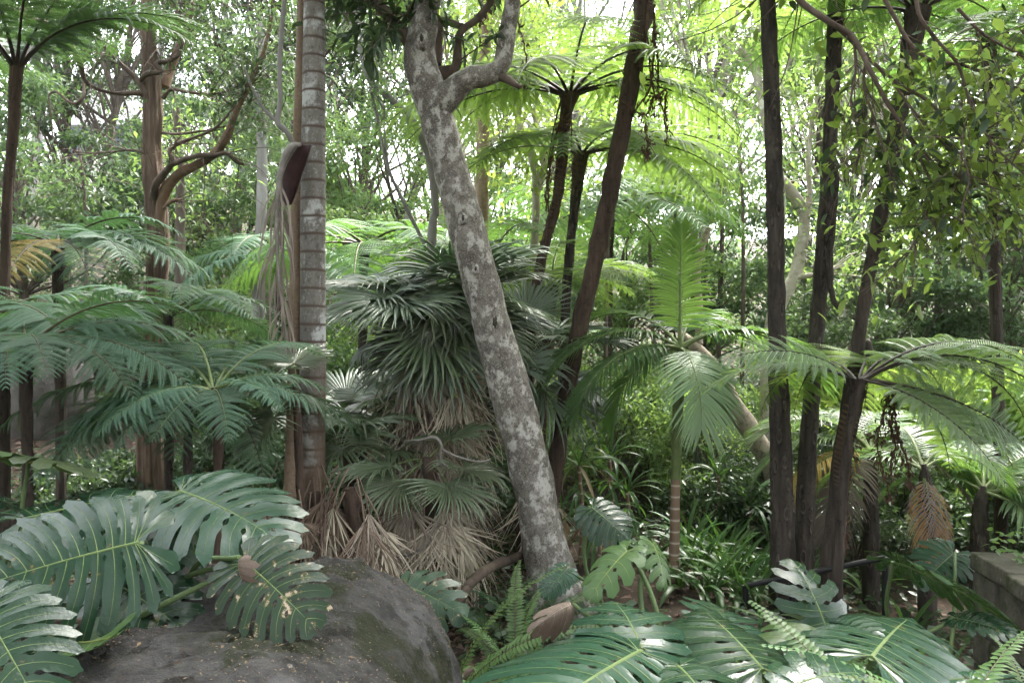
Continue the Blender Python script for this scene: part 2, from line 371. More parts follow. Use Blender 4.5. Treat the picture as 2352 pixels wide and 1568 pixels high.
MT['wall_white'] = plain_mat('white_render', (.7, .69, .66), (.8, .79, .76), 2, .8, .1, .005)
MT['glass_dark'] = plain_mat('dark_window_glass', (.03, .035, .04), (.05, .06, .07), 1, .1, .02, .001)
MT['roof'] = plain_mat('grey_roof', (.12, .12, .125), (.2, .2, .2), 6, .8, .4, .02)
MT['rootlets'] = plain_mat('dry_rootlets', (.05, .028, .018), (.12, .07, .045), 30, .9)
MT['twig_pale'] = plain_mat('lichen_twig', (.09, .078, .068), (.25, .23, .21), 40, .9)
MT['twig_dark'] = plain_mat('dark_twig', (.035, .03, .026), (.09, .08, .07), 18, .85)
MT['sheath_out'] = plain_mat('dry_sheath_outside', (.13, .115, .1), (.3, .27, .245), 9, .55)
MT['sheath_in'] = plain_mat('dry_sheath_inside', (.035, .018, .018), (.075, .036, .034), 9, .5)

# ------------------------------------------------------------------ leaf and frond shapes (unit length, along +X, upper side +Z)
def curve_plane(n, a0, bend, L=1.0, sway=0.0, power=1.0):
    s = np.linspace(0, 1, n); a = a0 - bend * s ** power
    dx = np.cos(a); dz = np.sin(a)
    x = np.concatenate([[0], np.cumsum((dx[1:] + dx[:-1]) / 2)]) * L / (n - 1)
    z = np.concatenate([[0], np.cumsum((dz[1:] + dz[:-1]) / 2)]) * L / (n - 1)
    y = sway * s ** 2 * L
    return np.stack([x, y, z], 1), s

def interp(pts, s, q):
    return np.stack([np.interp(q, s, pts[:, k]) for k in range(3)], -1)

def fern_frond(seed, a0, bend, npin=23, npn=27, wid=.32, stipe=.13, pdroop=.5, sway=0.0, folded=0.0, power=1.0):
    rs = np.random.RandomState(seed); mb = MB()
    pts, s = curve_plane(40, a0, bend, 1.0, sway, power)
    T = nrm(np.gradient(pts, axis=0)); B0 = np.array([0, 1.0, 0])
    Bv = nrm(B0 - T * (T @ B0)[:, None]); Nv = np.cross(T, Bv)
    tube(mb, pts[::3], np.interp(s[::3], [0, .15, 1], [.011, .0075, .0015]), 5, 1, cap=False)
    q = stipe + (1 - stipe) * np.linspace(0.0, .985, npin) ** .92
    q = q + rs.uniform(-.003, .003, npin)
    u = (q - stipe) / (1 - stipe)
    plen = wid * (np.clip(u * 3.2 + .35, 0, 1) ** .8) * (1 - u ** 2.1) ** .8 + .012
    Ri, Ti, Bi, Ni = interp(pts, s, q), interp(T, s, q), interp(Bv, s, q), interp(Nv, s, q)
    Pp, Dd, Nn, Ll, Ww = [], [], [], [], []
    for side in (-1, 1):
        al = np.radians(np.interp(u, [0, .3, 1], [92, 74, 42])) + rs.normal(0, .05, npin)
        D = np.cos(al)[:, None] * Ti + side * np.sin(al)[:, None] * Bi
        Q = -np.sin(al)[:, None] * Ti * 1 + side * np.cos(al)[:, None] * Bi      # in plane, across the pinna
        lift = .22 + folded + rs.normal(0, .06, npin)
        w = np.linspace(.04, 1, npn)
        dr = pdroop * rs.uniform(.75, 1.3, npin)
        le = plen * rs.uniform(.92, 1.06, npin)
        ax = Ri[:, None] + D[:, None] * (w[None, :] * le[:, None])[..., None] \
            + Ni[:, None] * ((lift[:, None] * w[None] - dr[:, None] * w[None] ** 2) * le[:, None])[..., None]
        tn = nrm(D[:, None] + Ni[:, None] * (lift[:, None] - 2 * dr[:, None] * w[None])[..., None])
        up = nrm(Ni[:, None] - D[:, None] * (lift[:, None] - 2 * dr[:, None] * w[None])[..., None])
        pl = (le[:, None] * .102 * np.clip(1.05 - w[None] ** 2.2, .12, 1)) + .004
        for s2 in (-1, 1):
            dv = nrm(.5 * tn + s2 * Q[:, None] * .9 - up * .25)
            Pp.append(ax.reshape(-1, 3)); Dd.append(dv.reshape(-1, 3)); Nn.append(up.reshape(-1, 3)); Ll.append(pl.ravel())
            Ww.append((le[:, None] * .7 / npn * np.ones_like(w[None])).ravel())
        # pinna ribs as fine ribbons
        for i in range(npin):
            a = ax[i][::4]; qv = Q[i] * .0022
            Vr = np.stack([a - qv, a + qv], 1) + Ni[i] * .001
            mb.add(Vr.reshape(-1, 3), grid_faces(len(a), 2), 0)
    scatter(mb, np.concatenate(Pp), np.concatenate(Dd), np.concatenate(Nn), np.concatenate(Ll), np.concatenate(Ww), LEAF2, 0)
    return mb

def strip(mb, pts, wid, nor, m=0, fold=.25):
    """V-folded strap along pts; wid half width per point"""
    T = nrm(np.gradient(pts, axis=0)); sd_ = nrm(np.cross(nor, T)); up = np.cross(T, sd_)
    V = np.stack([pts + sd_ * wid[:, None] + up * (fold * wid)[:, None], pts, pts - sd_ * wid[:, None] + up * (fold * wid)[:, None]], 1)
    n = len(pts); uv = np.stack([np.repeat(np.linspace(0, 1, n)[:, None], 3, 1), np.repeat([[0, .5, 1]], n, 0)], 2)
    mb.add(V.reshape(-1, 3), grid_faces(n, 3), m, uv)

def feather_frond(seed, a0, bend, npair=48, llen=.3, lw=.0078, stipe=.16, ldroop=.5, vee=.35, broken=0.0, fwd=55):
    rs = np.random.RandomState(seed); mb = MB()
    pts, s = curve_plane(40, a0, bend, 1.0, rs.uniform(-.05, .05))
    T = nrm(np.gradient(pts, axis=0)); Bv = nrm(np.array([0, 1.0, 0]) - T * T[:, 1:2]); Nv = np.cross(T, Bv)
    tube(mb, pts[::2], np.interp(s[::2], [0, .1, 1], [.019, .012, .002]), 6, 1, cap=False)
    q = stipe + (1 - stipe) * np.linspace(0, .99, npair); u = np.linspace(0, 1, npair)
    for side in (-1, 1):
        for i in range(npair):
            if rs.rand() < broken: continue
            qi = q[i]
            o = interp(pts, s, qi); t_ = interp(T, s, qi); b = interp(Bv, s, qi); n = interp(Nv, s, qi)
            al = R(np.interp(u[i], [0, .5, 1], [78, fwd, 22])) + rs.normal(0, .05)
            d = math.cos(al) * t_ + side * math.sin(al) * b + vee * n; d = nrm(d)
            l = llen * np.interp(u[i], [0, .12, .55, .85, 1], [.6, .95, 1, .75, .4]) * rs.uniform(.9, 1.08)
            w = np.linspace(0, 1, 6); dr = ldroop * rs.uniform(.6, 1.4)
            pp = o + d * (w * l * (1 - .12 * dr * w ** 2))[:, None] - np.array([0, 0, 1.0]) * (dr * w ** 2 * l * .8)[:, None]
            ww = lw * np.array([.45, .9, 1, .85, .5, .04]) * (.7 + .3 * l / llen)
            strip(mb, pp, ww, n - side * b * .25, 0, .3)
    return mb

def fan_leaf(seed, nseg=46, spread=150, join=.45, pitch=12, tipdroop=60, wob=.035, fold=.03, narrow=1.0, cup=0.0, stalk=.6):
    """fan leaf: hastula at the origin, middle segment along +X"""
    rs = np.random.RandomState(seed); mb = MB()
    an = np.radians(np.linspace(-spread, spread, nseg + 1)); rr = np.array([.02, .15, .3, .42, .52, .62, .72, .82, .91, 1.0])
    for i in range(nseg):
        ac = (an[i] + an[i + 1]) / 2; hw = (an[i + 1] - an[i]) / 2
        L = (1 - .25 * (abs(ac) / R(180)) ** 1.5) * rs.uniform(.9, 1.04)
        td = R(tipdroop) * rs.uniform(.4, 1.5); bent = ac + rs.normal(0, wob)
        p0 = R(pitch) + cup * (abs(ac) / R(150)) + rs.normal(0, wob)
        r = 0.0; z = 0.0; x = 0.0; rows = []
        for k, q in enumerate(rr):
            dq = (q - (rr[k - 1] if k else 0)) * L
            a = p0 - td * max(0, (q - .45) / .55) ** 1.8
            x += dq * math.cos(a); z += dq * math.sin(a)
            full = x * math.tan(hw)
            if q <= join: w = full * 1.0
            else:
                w0 = join * L * math.tan(hw)
                w = w0 * (1 - ((q - join) / (1 - join)) ** 1.3) * narrow + .001
            aa = ac + (bent - ac) * max(0, (q - join) / (1 - join))
            c, s_ = math.cos(aa), math.sin(aa)
            ce = np.array([x * c, x * s_, z]); pr = np.array([-s_, c, 0])
            fz = np.array([0, 0, fold * min(1, q * 2.5) * (w / (join * L * math.tan(hw) + 1e-6))])
            rows += [ce - pr * w, ce + fz, ce + pr * w]
        uv = np.stack([np.repeat(rr[:, None], 3, 1), np.repeat([[0, .5, 1.0]], len(rr), 0)], 2)
        mb.add(np.array(rows), grid_faces(len(rr), 3), 0, uv)
    if stalk:
        tube(mb, np.array([[-stalk, 0, -.25 * stalk], [-stalk * .5, 0, -.07 * stalk], [0, 0, 0], [.12, 0, -.004]]), [.012, .011, .011, .004], 5, 1)
    return mb

def monstera_leaf(seed, nl=8, split=.52, gap=.2, droop=.18, side=.12, lobe_droop=.1, fold=0.05, holes=.75, width=.47, curl=0.0):
    rs = np.random.RandomState(seed); mb = MB()
    nq, ntt = 9, 22
    tt = np.linspace(0, 1, ntt)
    def M(p): return np.clip((p - .2) / .8, 0, 1) ** 1.35 * .96
    def O(p):
        ph = np.radians(172 - 172 * p ** .9)
        x = .34 + .66 * np.cos(ph); y = width * np.sin(ph) ** .8 + .012
        x = x + .05 * (np.clip(p - .85, 0, 1) / .15) ** 2
        return x, y
    def surf(p, t, sgn, ld, q=0):
        m = M(p); ox, oy = O(p)
        cx = m + (ox - m) * .42 - .07 * np.sin(np.pi * np.clip(p, 0, 1)) ; cyy = oy * .5 + .02
        x = (1 - t) ** 2 * m + 2 * t * (1 - t) * cx + t * t * ox
        y = (2 * t * (1 - t) * cyy + t * t * oy)
        z = -droop * np.maximum(x, -.3) * np.abs(x) + fold * y - side * (y / width) ** 2 * .5 - ld * t ** 2.2 + .009 * (q ** 2 - .4) * np.sin(np.pi * np.clip(t, 0, 1) ** .8) \
            + .012 * np.sin(9 * x + seed) * (y / width)
        z = z - curl * np.clip(x - .6, 0, 1) ** 2
        return np.stack([x, sgn * y, z], -1)
    for sgn in (-1, 1):
        ed = np.linspace(0.0, 1.0, nl + 1) ** .95 + np.concatenate([[0], rs.uniform(-.012, .012, nl - 1), [0]])
        hole_t = [rs.uniform(.2, .36) if (rs.rand() < holes and 0 < k < nl) else None for k in range(nl + 1)]
        hole2 = [rs.uniform(.06, .1) if (rs.rand() < holes * .4 and 1 < k < nl) else None for k in range(nl + 1)]
        spl = [np.clip(split + rs.normal(0, .07), .38, .9) for k in range(nl + 1)]
        gp = [gap * rs.uniform(.7, 1.25) for k in range(nl + 1)]
        for i in range(nl):
            p0, p1 = ed[i], ed[i + 1]; pc = (p0 + p1) / 2; hw = (p1 - p0) / 2
            def w_of(k, t):
                w = np.ones_like(t)
                if 0 < k < nl: w = w - gp[k] * sm(spl[k], spl[k] + .16, t) * (1 + .35 * (t - spl[k]))
                if hole_t[k]: w = w - .34 * np.exp(-((t - hole_t[k]) / .075) ** 4) * .8
                if hole2[k]: w = w - .28 * np.exp(-((t - hole2[k]) / .02) ** 4)
                return np.maximum(w, .02)
            te = rs.uniform(.94, 1.02) * (1 if 0 < i else .93)
            t = tt * te
            tip = np.sqrt(np.clip(1 - ((tt - .9) / .1) ** 2, 0, 1)); tip = np.where(tt < .9, 1, tip); tip = .34 + .66 * tip
            wl, wr = w_of(i, t) * tip, w_of(i + 1, t) * tip
            q = np.linspace(-1, 1, nq)
            QQ = np.where(q[None] < 0, q[None] * wl[:, None], q[None] * wr[:, None])
            TT = np.repeat(t[:, None], nq, 1) * (1 - .05 * (q[None] ** 2) * (tt[:, None] > .8))
            pp = pc + hw * QQ
            ld = lobe_droop * rs.uniform(.3, 1.6)
            V = surf(np.clip(pp, 0, 1), TT, sgn, ld, QQ)
            F = grid_faces(ntt, nq)
            if sgn < 0: F = F[:, ::-1]
            mb.add(V.reshape(-1, 3), F[:, ::-1], 0, np.stack([TT, QQ], 2))
            # lateral vein ribbon, both faces
            tv = np.linspace(0.0, .86 * te, 12); wv = np.interp(tv, [0, .86], [.0032, .0009])
            c = surf(np.full(12, pc), tv, sgn, ld, np.zeros(12)); T = nrm(np.gradient(c, axis=0)); sv = nrm(np.cross([0, 0, 1.0], T))
            for dz in (.0022, -.0022):
                mb.add(np.stack([c - sv * wv[:, None] + [0, 0, dz], c + sv * wv[:, None] + [0, 0, dz]], 1).reshape(-1, 3), grid_faces(12, 2), 1)
    xm = np.linspace(-.02, .985, 24)
    c = np.stack([xm, 0 * xm, -droop * xm * np.abs(xm) - curl * np.clip(xm - .6, 0, 1) ** 2 - .004], 1)
    tube(mb, c, np.interp(xm, [0, 1], [.0125, .003]), 6, 1)
    return mb

def strap_leaf(seed, a0, bend, w=.045, power=1.0, n=9):
    rs = np.random.RandomState(seed); mb = MB()
    pts, s = curve_plane(n, a0, bend, 1.0, rs.uniform(-.1, .1), power)
    strip(mb, pts, w * np.interp(s, [0, .25, .6, .85, 1], [.5, .85, 1, .6, .03]), np.array([-.3, 0, 1.0]), 0, .35)
    return mb

def sword_frond(seed, a0, bend, npair=46, ll=.066):
    rs = np.random.RandomState(seed); mb = MB()
    pts, s = curve_plane(30, a0, bend, 1.0, rs.uniform(-.08, .08))
    T = nrm(np.gradient(pts, axis=0)); Bv = nrm(np.array([0, 1.0, 0]) - T * T[:, 1:2]); Nv = np.cross(T, Bv)
    tube(mb, pts[::3], np.interp(s[::3], [0, 1], [.005, .0015]), 4, 1, cap=False)
    q = np.linspace(.1, .99, npair); u = np.linspace(0, 1, npair)
    for side in (-1, 1):
        o, t_, b, n = interp(pts, s, q), interp(T, s, q), interp(Bv, s, q), interp(Nv, s, q)
        d = t_ * .28 + side * b + n * rs.normal(.05, .12, (npair, 1))
        l = ll * np.interp(u, [0, .15, .5, 1], [.45, .85, 1, .16]) * rs.uniform(.9, 1.1, npair)
        scatter(mb, o, d, n + side * b * .1, l, np.full(npair, .9 / npair * 1.02), LEAF6, 0)
    return mb

CACHE = {}
def shape(kind, var, mat, mats2):
    key = (kind, var, mat, mats2)
    if key in CACHE: return CACHE[key]
    mb = SHAPES[kind](var)
    CACHE[key] = mb.mesh(kind, [MT[mat], MT[mats2]] if mats2 else [MT[mat]])
    return CACHE[key]

FERN = [(R(62), R(80), .0, .3), (R(48), R(85), .05, .34), (R(34), R(75), -.05, .34), (R(22), R(75), .06, .4), (R(8), R(65), -.04, .45), (R(-20), R(60), .03, .6), (R(38), R(110), .0, .24), (R(-6), R(58), .03, .24)]
FEATHER = [(R(82), R(20), .3, .1, .34), (R(55), R(95), .4, .3, .35), (R(35), R(100), .6, .35, .3), (R(15), R(85), .8, .2, .3), (R(-5), R(85), .4, .12, .5), (R(-60), R(25), .9, .1, .36)]
SHAPES = {
    'curled_leaf': lambda v: monstera_leaf(200 + v, nl=5, split=.8, gap=.2, droop=.45, side=.7, lobe_droop=.35, holes=.3, width=.42, curl=.9),
    'fern_frond': lambda v: fern_frond(10 + v, FERN[v % 8][0], FERN[v % 8][1], sway=FERN[v % 8][2], pdroop=FERN[v % 8][3]),
    'dead_frond': lambda v: fern_frond(40 + v, R(-70), R(22), npin=18, npn=14, wid=.14, pdroop=2.2, folded=-.6),
    'palm_frond': lambda v: feather_frond(60 + v, FEATHER[v % 6][0], FEATHER[v % 6][1], npair=24 if v % 6 == 5 else 48, ldroop=FEATHER[v % 6][2], vee=FEATHER[v % 6][3], llen=FEATHER[v % 6][4] * .9, lw=.0105 if v % 6 in (0, 4) else .0078),
    'fan_leaf': lambda v: fan_leaf(80 + v, tipdroop=[24, 44, 62, 34, 50, 18][v % 6], spread=[150, 140, 125, 155, 110, 160][v % 6], pitch=[8, 14, 20, 4, 25, 5][v % 6], cup=[.1, -.1, -.3, .2, -.5, .0][v % 6]),
    'dry_fan_leaf': lambda v: fan_leaf(100 + v, nseg=21, spread=[62, 48, 80, 38][v % 4], join=.3, pitch=6, tipdroop=[18, 30, 12, 40][v % 4], wob=.15, narrow=.55, fold=.02, cup=-.5, stalk=.5),
    'monstera_leaf': lambda v: monstera_leaf(120 + v, nl=[12, 10, 9, 6, 9, 5][v % 6], split=[.4, .46, .56, .42, .54, .45][v % 6], width=[.58, .52, .55, .5, .5, .46][v % 6], gap=[.26, .22, .2, .28, .2, .24][v % 6],
                                             droop=[.12, .2, .1, .3, .16, .22][v % 6], side=[.22, .15, .3, .2, .1, .3][v % 6], lobe_droop=[.06, .05, .05, .09, .06, .08][v % 6], fold=[.02, .12, -.05, .1, .2, .3][v % 6], holes=[.8, .9, .8, .6, .9, .4][v % 6]),
    'strap_leaf': lambda v: strap_leaf(140 + v, [R(80), R(68), R(55), R(40), R(75)][v % 5], [R(40), R(75), R(95), R(90), R(140)][v % 5], [.045, .05, .05, .055, .04][v % 5]),
    'thin_strap': lambda v: strap_leaf(160 + v, [R(70), R(50), R(25), R(0)][v % 4], [R(60), R(90), R(90), R(80)][v % 4], [.032, .035, .033, .034][v % 4]),
    'sword_frond': lambda v: sword_frond(170 + v, [R(72), R(55), R(38), R(15)][v % 4], [R(70), R(95), R(85), R(70)][v % 4]),
}

# ------------------------------------------------------------------ THE SETTING
def build_ground():
    n = 190
    u = np.linspace(-1, 1, n); xs = np.sinh(u * 4.2) / np.sinh(4.2) * 320
    v = np.linspace(0, 1, n); ys = -25 + (np.sinh(v * 4.4 - 0.0) / np.sinh(4.4)) * 500
    ys = np.unique(np.concatenate([ys, np.linspace(-3, 26, 90)])); X, Y = np.meshgrid(xs, ys, indexing='ij')
    Z = ground(X, Y) + .03 * vnoise(np.stack([X, Y, 0 * X], 2), 1.2, 3)
    mb = MB(); mb.add(np.stack([X, Y, Z], 2), grid_faces(len(xs), len(ys)))
    o = put('ground', mb.mesh('ground', MT['ground'])); o['kind'] = 'structure'
    return o
build_ground()

def litter():
    rs = np.random.RandomState(5); n = 26000
    y = rs.uniform(2.4, 22, n); x = rs.uniform(-1.02, .95, n) * .64 * y * 1.05
    keep = (rs.rand(n) < np.where(x < .3, 1, .5)); x, y = x[keep], y[keep]; n = len(x)
    pos = np.stack([x, y, ground(x, y) + .012 + rs.rand(n) * .02], 1)
    a = rs.rand(n) * 6.28; d = np.stack([np.cos(a), np.sin(a), rs.normal(0, .25, n)], 1)
    nor = np.stack([rs.normal(0, .35, n), rs.normal(0, .35, n), np.ones(n)], 1)
    l = rs.uniform(.05, .13, n); mb = MB(); scatter(mb, pos, d, nor, l, l * rs.uniform(.3, .55, n))
    put('leaf_litter', mb.mesh('leaf_litter', MT['litter'], smooth=False), kind='stuff')
litter()

def bumpy(seed, rad, freq=1.2, amp=.18, sub=(48, 28), power=2.6):
    th = np.linspace(0, 2 * np.pi, sub[0] + 1); ph = np.linspace(-np.pi / 2, np.pi / 2, sub[1])
    PH, TH = np.meshgrid(ph, th, indexing='ij')
    sp = lambda c: np.sign(c) * np.abs(c) ** (2 / power)
    d = np.stack([sp(np.cos(PH)) * sp(np.cos(TH)), sp(np.cos(PH)) * sp(np.sin(TH)), sp(np.sin(PH))], 2)
    r = 1 + amp * vnoise(d, freq, seed, 4)
    mb = MB(); mb.add(d * r[..., None] * np.asarray(rad), grid_faces(sub[1], sub[0] + 1)); return mb

rock_c = np.array([-1.16, 3.3, .03])
rk_mb = bumpy(3, (.74, .95, .56), 1.0, .05, (240, 140), 4.8)
V = rk_mb.V[0]; V += nrm(V) * (.024 * vnoise(V, 4, 9) + .014 * vnoise(V, 11, 19) - .03 * np.exp(-(vnoise(V, 2.2, 29) / .05) ** 2) * sm(-.2, .4, vnoise(V, 1.5, 3)))[:, None] ; V[:, 2] += .012 * vnoise(V, 16, 4); V[:, 2] -= .1 * sm(.25, .75, V[:, 0]); V[:, 0] += .32 * np.clip(.5 - V[:, 2], 0, .6) * sm(.1, .7, V[:, 0])
rock = tag(put('boulder', rk_mb.mesh('boulder', MT['rock']), M=Matrix.Translation(rock_c)), 'large dark rounded boulder strewn with leaf crumbs at the bottom edge', 'boulder')
def crumbs():
    rs = np.random.RandomState(8); Vw = V + rock_c; i = rs.randint(0, len(Vw), 9000); j = np.clip(i + rs.randint(-1, 2, 9000), 0, len(Vw) - 1)
    t = rs.rand(9000, 1); p = Vw[i] * t + Vw[j] * (1 - t); keep = (p[:, 2] > .2) & (np.linalg.norm(Vw[i] - Vw[j], axis=1) < .12); p = p[keep] + [0, 0, .006]
    n = len(p); a = rs.rand(n) * 6.28; l = rs.uniform(.005, .015, n) * np.where(rs.rand(n) < .02, 2.4, 1)
    mb = MB(); scatter(mb, p, np.stack([np.cos(a), np.sin(a), rs.normal(0, .2, n)], 1), np.stack([rs.normal(0, .3, n), rs.normal(0, .3, n), np.ones(n)], 1), l, l * .45)
    put('leaf_crumbs', mb.mesh('leaf_crumbs', MT['crumbs'], smooth=False), kind='stuff')
crumbs()
c = P(112, 890, 11.5); g = float(ground(c[0], c[1]))
tag(put('boulder', bumpy(5, (.55, .5, .85), 1.3, .16).mesh('boulder', MT['rock_pale']), M=Matrix.Translation((c[0], c[1], g + .45))), 'pale grey boulder on the leafy bank behind the fern trunks', 'boulder')

# ------------------------------------------------------------------ background trees
def make_tree(seed, H, cr, trunk_r, nclu, nleaf, llen, lw, lmat, bmat, lean=0.0, crown_lo=.42, open_=.55):
    rs = np.random.RandomState(seed)
    tb = MB(); cr_mb = MB()
    a = rs.rand() * 6.28
    ctrl = [(0, 0, -.3)] + [(lean * math.cos(a) * k * H * .25 + rs.normal(0, .025 * H) * (k > 0), lean * math.sin(a) * k * H * .25 + rs.normal(0, .025 * H), H * .9 * k / 4) for k in (1, 2, 3, 4)]
    tp = catmull(ctrl, 22); tube(tb, tp, np.linspace(1, .22, 22) * trunk_r, 9, amp=.12, freq=3, seed=seed)
    pos, nor_c, cen = [], [], []
    for k in range(nclu):
        h = crown_lo + (1 - crown_lo) * rs.rand() ** .8
        rmax = cr * math.sin(math.pi * min(.97, .12 + .86 * (h - crown_lo) / (1 - crown_lo))) ** .6
        b = rs.rand() * 6.28; rad = rmax * math.sqrt(rs.rand() * .85 + .15)
        ax = interp(tp, np.linspace(0, 1, 22), min(h, .98))
        c = ax * [1, 1, 0] + [rad * math.cos(b), rad * math.sin(b), H * h]
        cen.append(c)
        if k < nclu * .55:
            s0 = interp(tp, np.linspace(0, 1, 22), max(.25, h - .22 - rs.rand() * .12)); mid = (s0 + c) / 2 + rs.normal(0, .12 * cr, 3)
            lp = catmull([s0, mid, c], 9); tube(tb, lp, np.linspace(.32, .06, 9) * trunk_r, 5, amp=.1, freq=3, seed=k, cap=False)
        cs = cr * rs.uniform(.13, .27)
        m = nleaf // nclu
        q = nrm(rs.normal(size=(m, 3))) * (rs.rand(m, 1) ** .5) * [cs, cs, cs * open_]
        pos.append(c + q); nor_c.append(nrm(q + [0, 0, cs * .8]))
    pos = np.concatenate(pos); nn = np.concatenate(nor_c); n = len(pos)
    d = nrm(rs.normal(size=(n, 3)) + nn * .4 - [0, 0, .55])
    nor = nrm(nn + rs.normal(0, .55, (n, 3)))
    l = llen * rs.uniform(.7, 1.3, n); scatter(cr_mb, pos, d, nor, l, l * lw * rs.uniform(.8, 1.2, n))
    return tb.mesh('trunk', MT[bmat]), cr_mb.mesh('crown', MT[lmat])

TREE = {
 'dark':   make_tree(1, 11, 3.2, .17, 68, 13000, .135, .42, 'leaf_dark', 'bark_brown'),
 'mid':    make_tree(2, 12, 3.4, .16, 66, 12500, .135, .4, 'leaf_mid', 'bark_brown', .1),
 'pale':   make_tree(3, 13, 3.6, .15, 50, 8500, .13, .42, 'leaf_pale', 'bark_pale', .12),
 'yellow': make_tree(4, 13, 4.2, .16, 50, 8200, .12, .44, 'leaf_yellow', 'bark_grey', .15, .5, .35),
 'gum':    make_tree(5, 15, 3.2, .2, 40, 7200, .16, .28, 'leaf_grey', 'bark_grey', .06, .45),
 'slim':   make_tree(6, 10, 2.3, .085, 42, 8500, .12, .42, 'leaf_pale', 'bark_brown', .12, .35),
 'low':    make_tree(7, 6, 2.6, .1, 62, 14500, .12, .44, 'leaf_mid', 'bark_brown', .08, .2),
 'lowpale': make_tree(8, 6, 2.6, .1, 60, 13500, .115, .44, 'leaf_pale', 'bark_brown', .08, .2),
}
def tree_at(kind, px, d, sc, label, rz=0, group='trees of the forest behind the garden'):
    x = (px - 1176) * K * d; z = float(ground(x, d))
    t = thing('forest_tree', label, 'tree', (x, d, z), group); t.rotation_euler = (0, 0, rz); t.scale = (sc,) * 3
    put('trunk', TREE[kind][0], t); put('crown', TREE[kind][1], t)
T_ROWS = [
 ('dark', -60, 17, 1.0, 'dark leafy tree at the left edge behind the tall tree fern'),
 ('mid', 150, 21, 1.05, 'leafy tree behind the pale boulder on the left bank'),
 ('low', 60, 15, .95, 'low bushy tree behind the leftmost tree fern trunk'),
 ('dark', 300, 19, .8, 'dark tree directly behind the red-brown stringy trunk'),
 ('low', 440, 16, .85, 'low rounded tree between the stringy trunk and the ringed palm'),
 ('mid', 530, 22, 1.15, 'mid-green tree with spreading crown left of the slim palm trunk'),
 ('gum', 640, 27, 1.0, 'grey-leaved tree behind the hanging dry palm sheath'),
 ('lowpale', 560, 19, .9, 'pale low tree on the slope behind the smooth grey trunk'),
 ('lowpale', 800, 18, .95, 'pale bushy tree just right of the ringed palm trunk'),
 ('mid', 830, 24, 1.05, 'mid-green tree behind the thin bare white branch'),
 ('yellow', 900, 30, .95, 'yellowish airy tree above the fan palm'),
 ('pale', 1010, 26, 1.0, 'pale tree behind the mottled leaning trunk'),
 ('lowpale', 960, 20, 1.0, 'pale low tree behind the fan palm crown'),
 ('yellow', 1200, 27, 1.1, 'yellow-green airy tree behind the central tree fern crown'),
 ('slim', 1130, 18, 1.0, 'slender tree beside the straight brown palm trunk'),
 ('lowpale', 1230, 17, .85, 'low pale tree behind the twin pale stems'),
 ('low', 1400, 16, .75, 'low green tree behind the dark leaning fern trunk'),
 ('slim', 1560, 19, 1.15, 'slender tree above the upright feather palm frond'),
 ('slim', 1650, 22, 1.2, 'slender dark-stemmed tree left of the scarred fern trunk'),
 ('lowpale', 1620, 16, .8, 'low pale tree right of the upright feather palm frond'),
 ('slim', 1830, 20, 1.15, 'slender tree between the two scarred fern trunks'),
 ('low', 1900, 15, .85, 'low tree behind the second dark fern trunk'),
 ('mid', 1960, 23, 1.0, 'mid-green tree behind the hanging dried fern stalk'),
 ('pale', 2080, 19, .9, 'pale leafy tree behind the leaning slender fern trunk'),
 ('low', 2100, 12.5, .75, 'low bushy tree above the arching right-hand tree fern'),
 ('mid', 2230, 17, .95, 'mid-green tree left of the lone trunk on the right'),
 ('low', 2270, 11.8, .7, 'bushy tree hugging the lone trunk on the right'),
 ('yellow', 2330, 22, 1.0, 'yellow-green tree at the right edge of the forest'),
 ('low', 2420, 12.5, .85, 'bushy tree at the right edge behind the stone wall'),
 ('dark', 2450, 18, 1.0, 'dark tree at the right edge behind the bright branches'),
 ('gum', 500, 24, .9, 'straight pale gum between the stringy trunk and the ringed palm'),
 ('slim', 700, 20, 1.2, 'slender tree directly behind the ringed palm trunk'),
 ('slim', 1040, 22, 1.2, 'slender tree behind the middle of the mottled trunk'),
 ('gum', 1300, 26, .95, 'straight pale gum behind the central fern trunks'),
 ('pale', 1600, 20, .9, 'pale-stemmed tree right of the upright feather frond'),
 ('pale', 1930, 27, 1.1, 'pale-stemmed tree right of the second scarred trunk'),
 ('dark', 700, 23, 1.0, 'dark tree closing the gap behind the hanging sheath'),
 ('gum', 400, 40, 1.3, 'far gum on the hilltop left of the ringed palm'),
 ('pale', 740, 38, 1.35, 'far pale tree behind the ringed palm top'),
 ('gum', 60, 36, 1.3, 'far gum on the hilltop in the left corner'),
 ('pale', 1120, 40, 1.1, 'far pale tree behind the forked branches'),
 ('yellow', 1330, 38, 1.1, 'far yellow tree behind the central fern crown'),
 ('pale', 1840, 36, 1.1, 'far pale tree between the dark fern trunks'),
 ('mid', 2180, 34, 1.4, 'far tree behind the bright right-hand branches'),
]
for i, (k, px, d, sc, lab) in enumerate(T_ROWS): tree_at(k, px, d, sc * (.94 + .02 * (i % 7)), lab, i * 1.9)

# unseen trees added around the viewpoint to shade the foreground
for k, (x, y, kd, sc_, lab) in enumerate([(-4.6, -1.2, 'gum', .75, 'unseen grey gum added to shade the boulder from the left'), (4.4, -.6, 'mid', 1.0, 'unseen tree added to shade the monsteras from the right'), (.6, -4.6, 'yellow', .9, 'unseen airy tree added for shade behind the viewpoint'), (-2.3, 1.2, 'dark', 1.0, 'unseen dark overhanging tree added for shade left of the viewpoint'), (2.5, 1.6, 'mid', 1.0, 'unseen leafy overhanging tree added for shade right of the viewpoint')]):
    t = thing('forest_tree', lab, 'tree', (x, y, float(ground(x, y))), 'unseen trees added to shade the viewpoint'); t.rotation_euler = (0, 0, k * 2.0); t.scale = (sc_,) * 3
    put('trunk', TREE[kd][0], t); put('crown', TREE[kd][1], t)

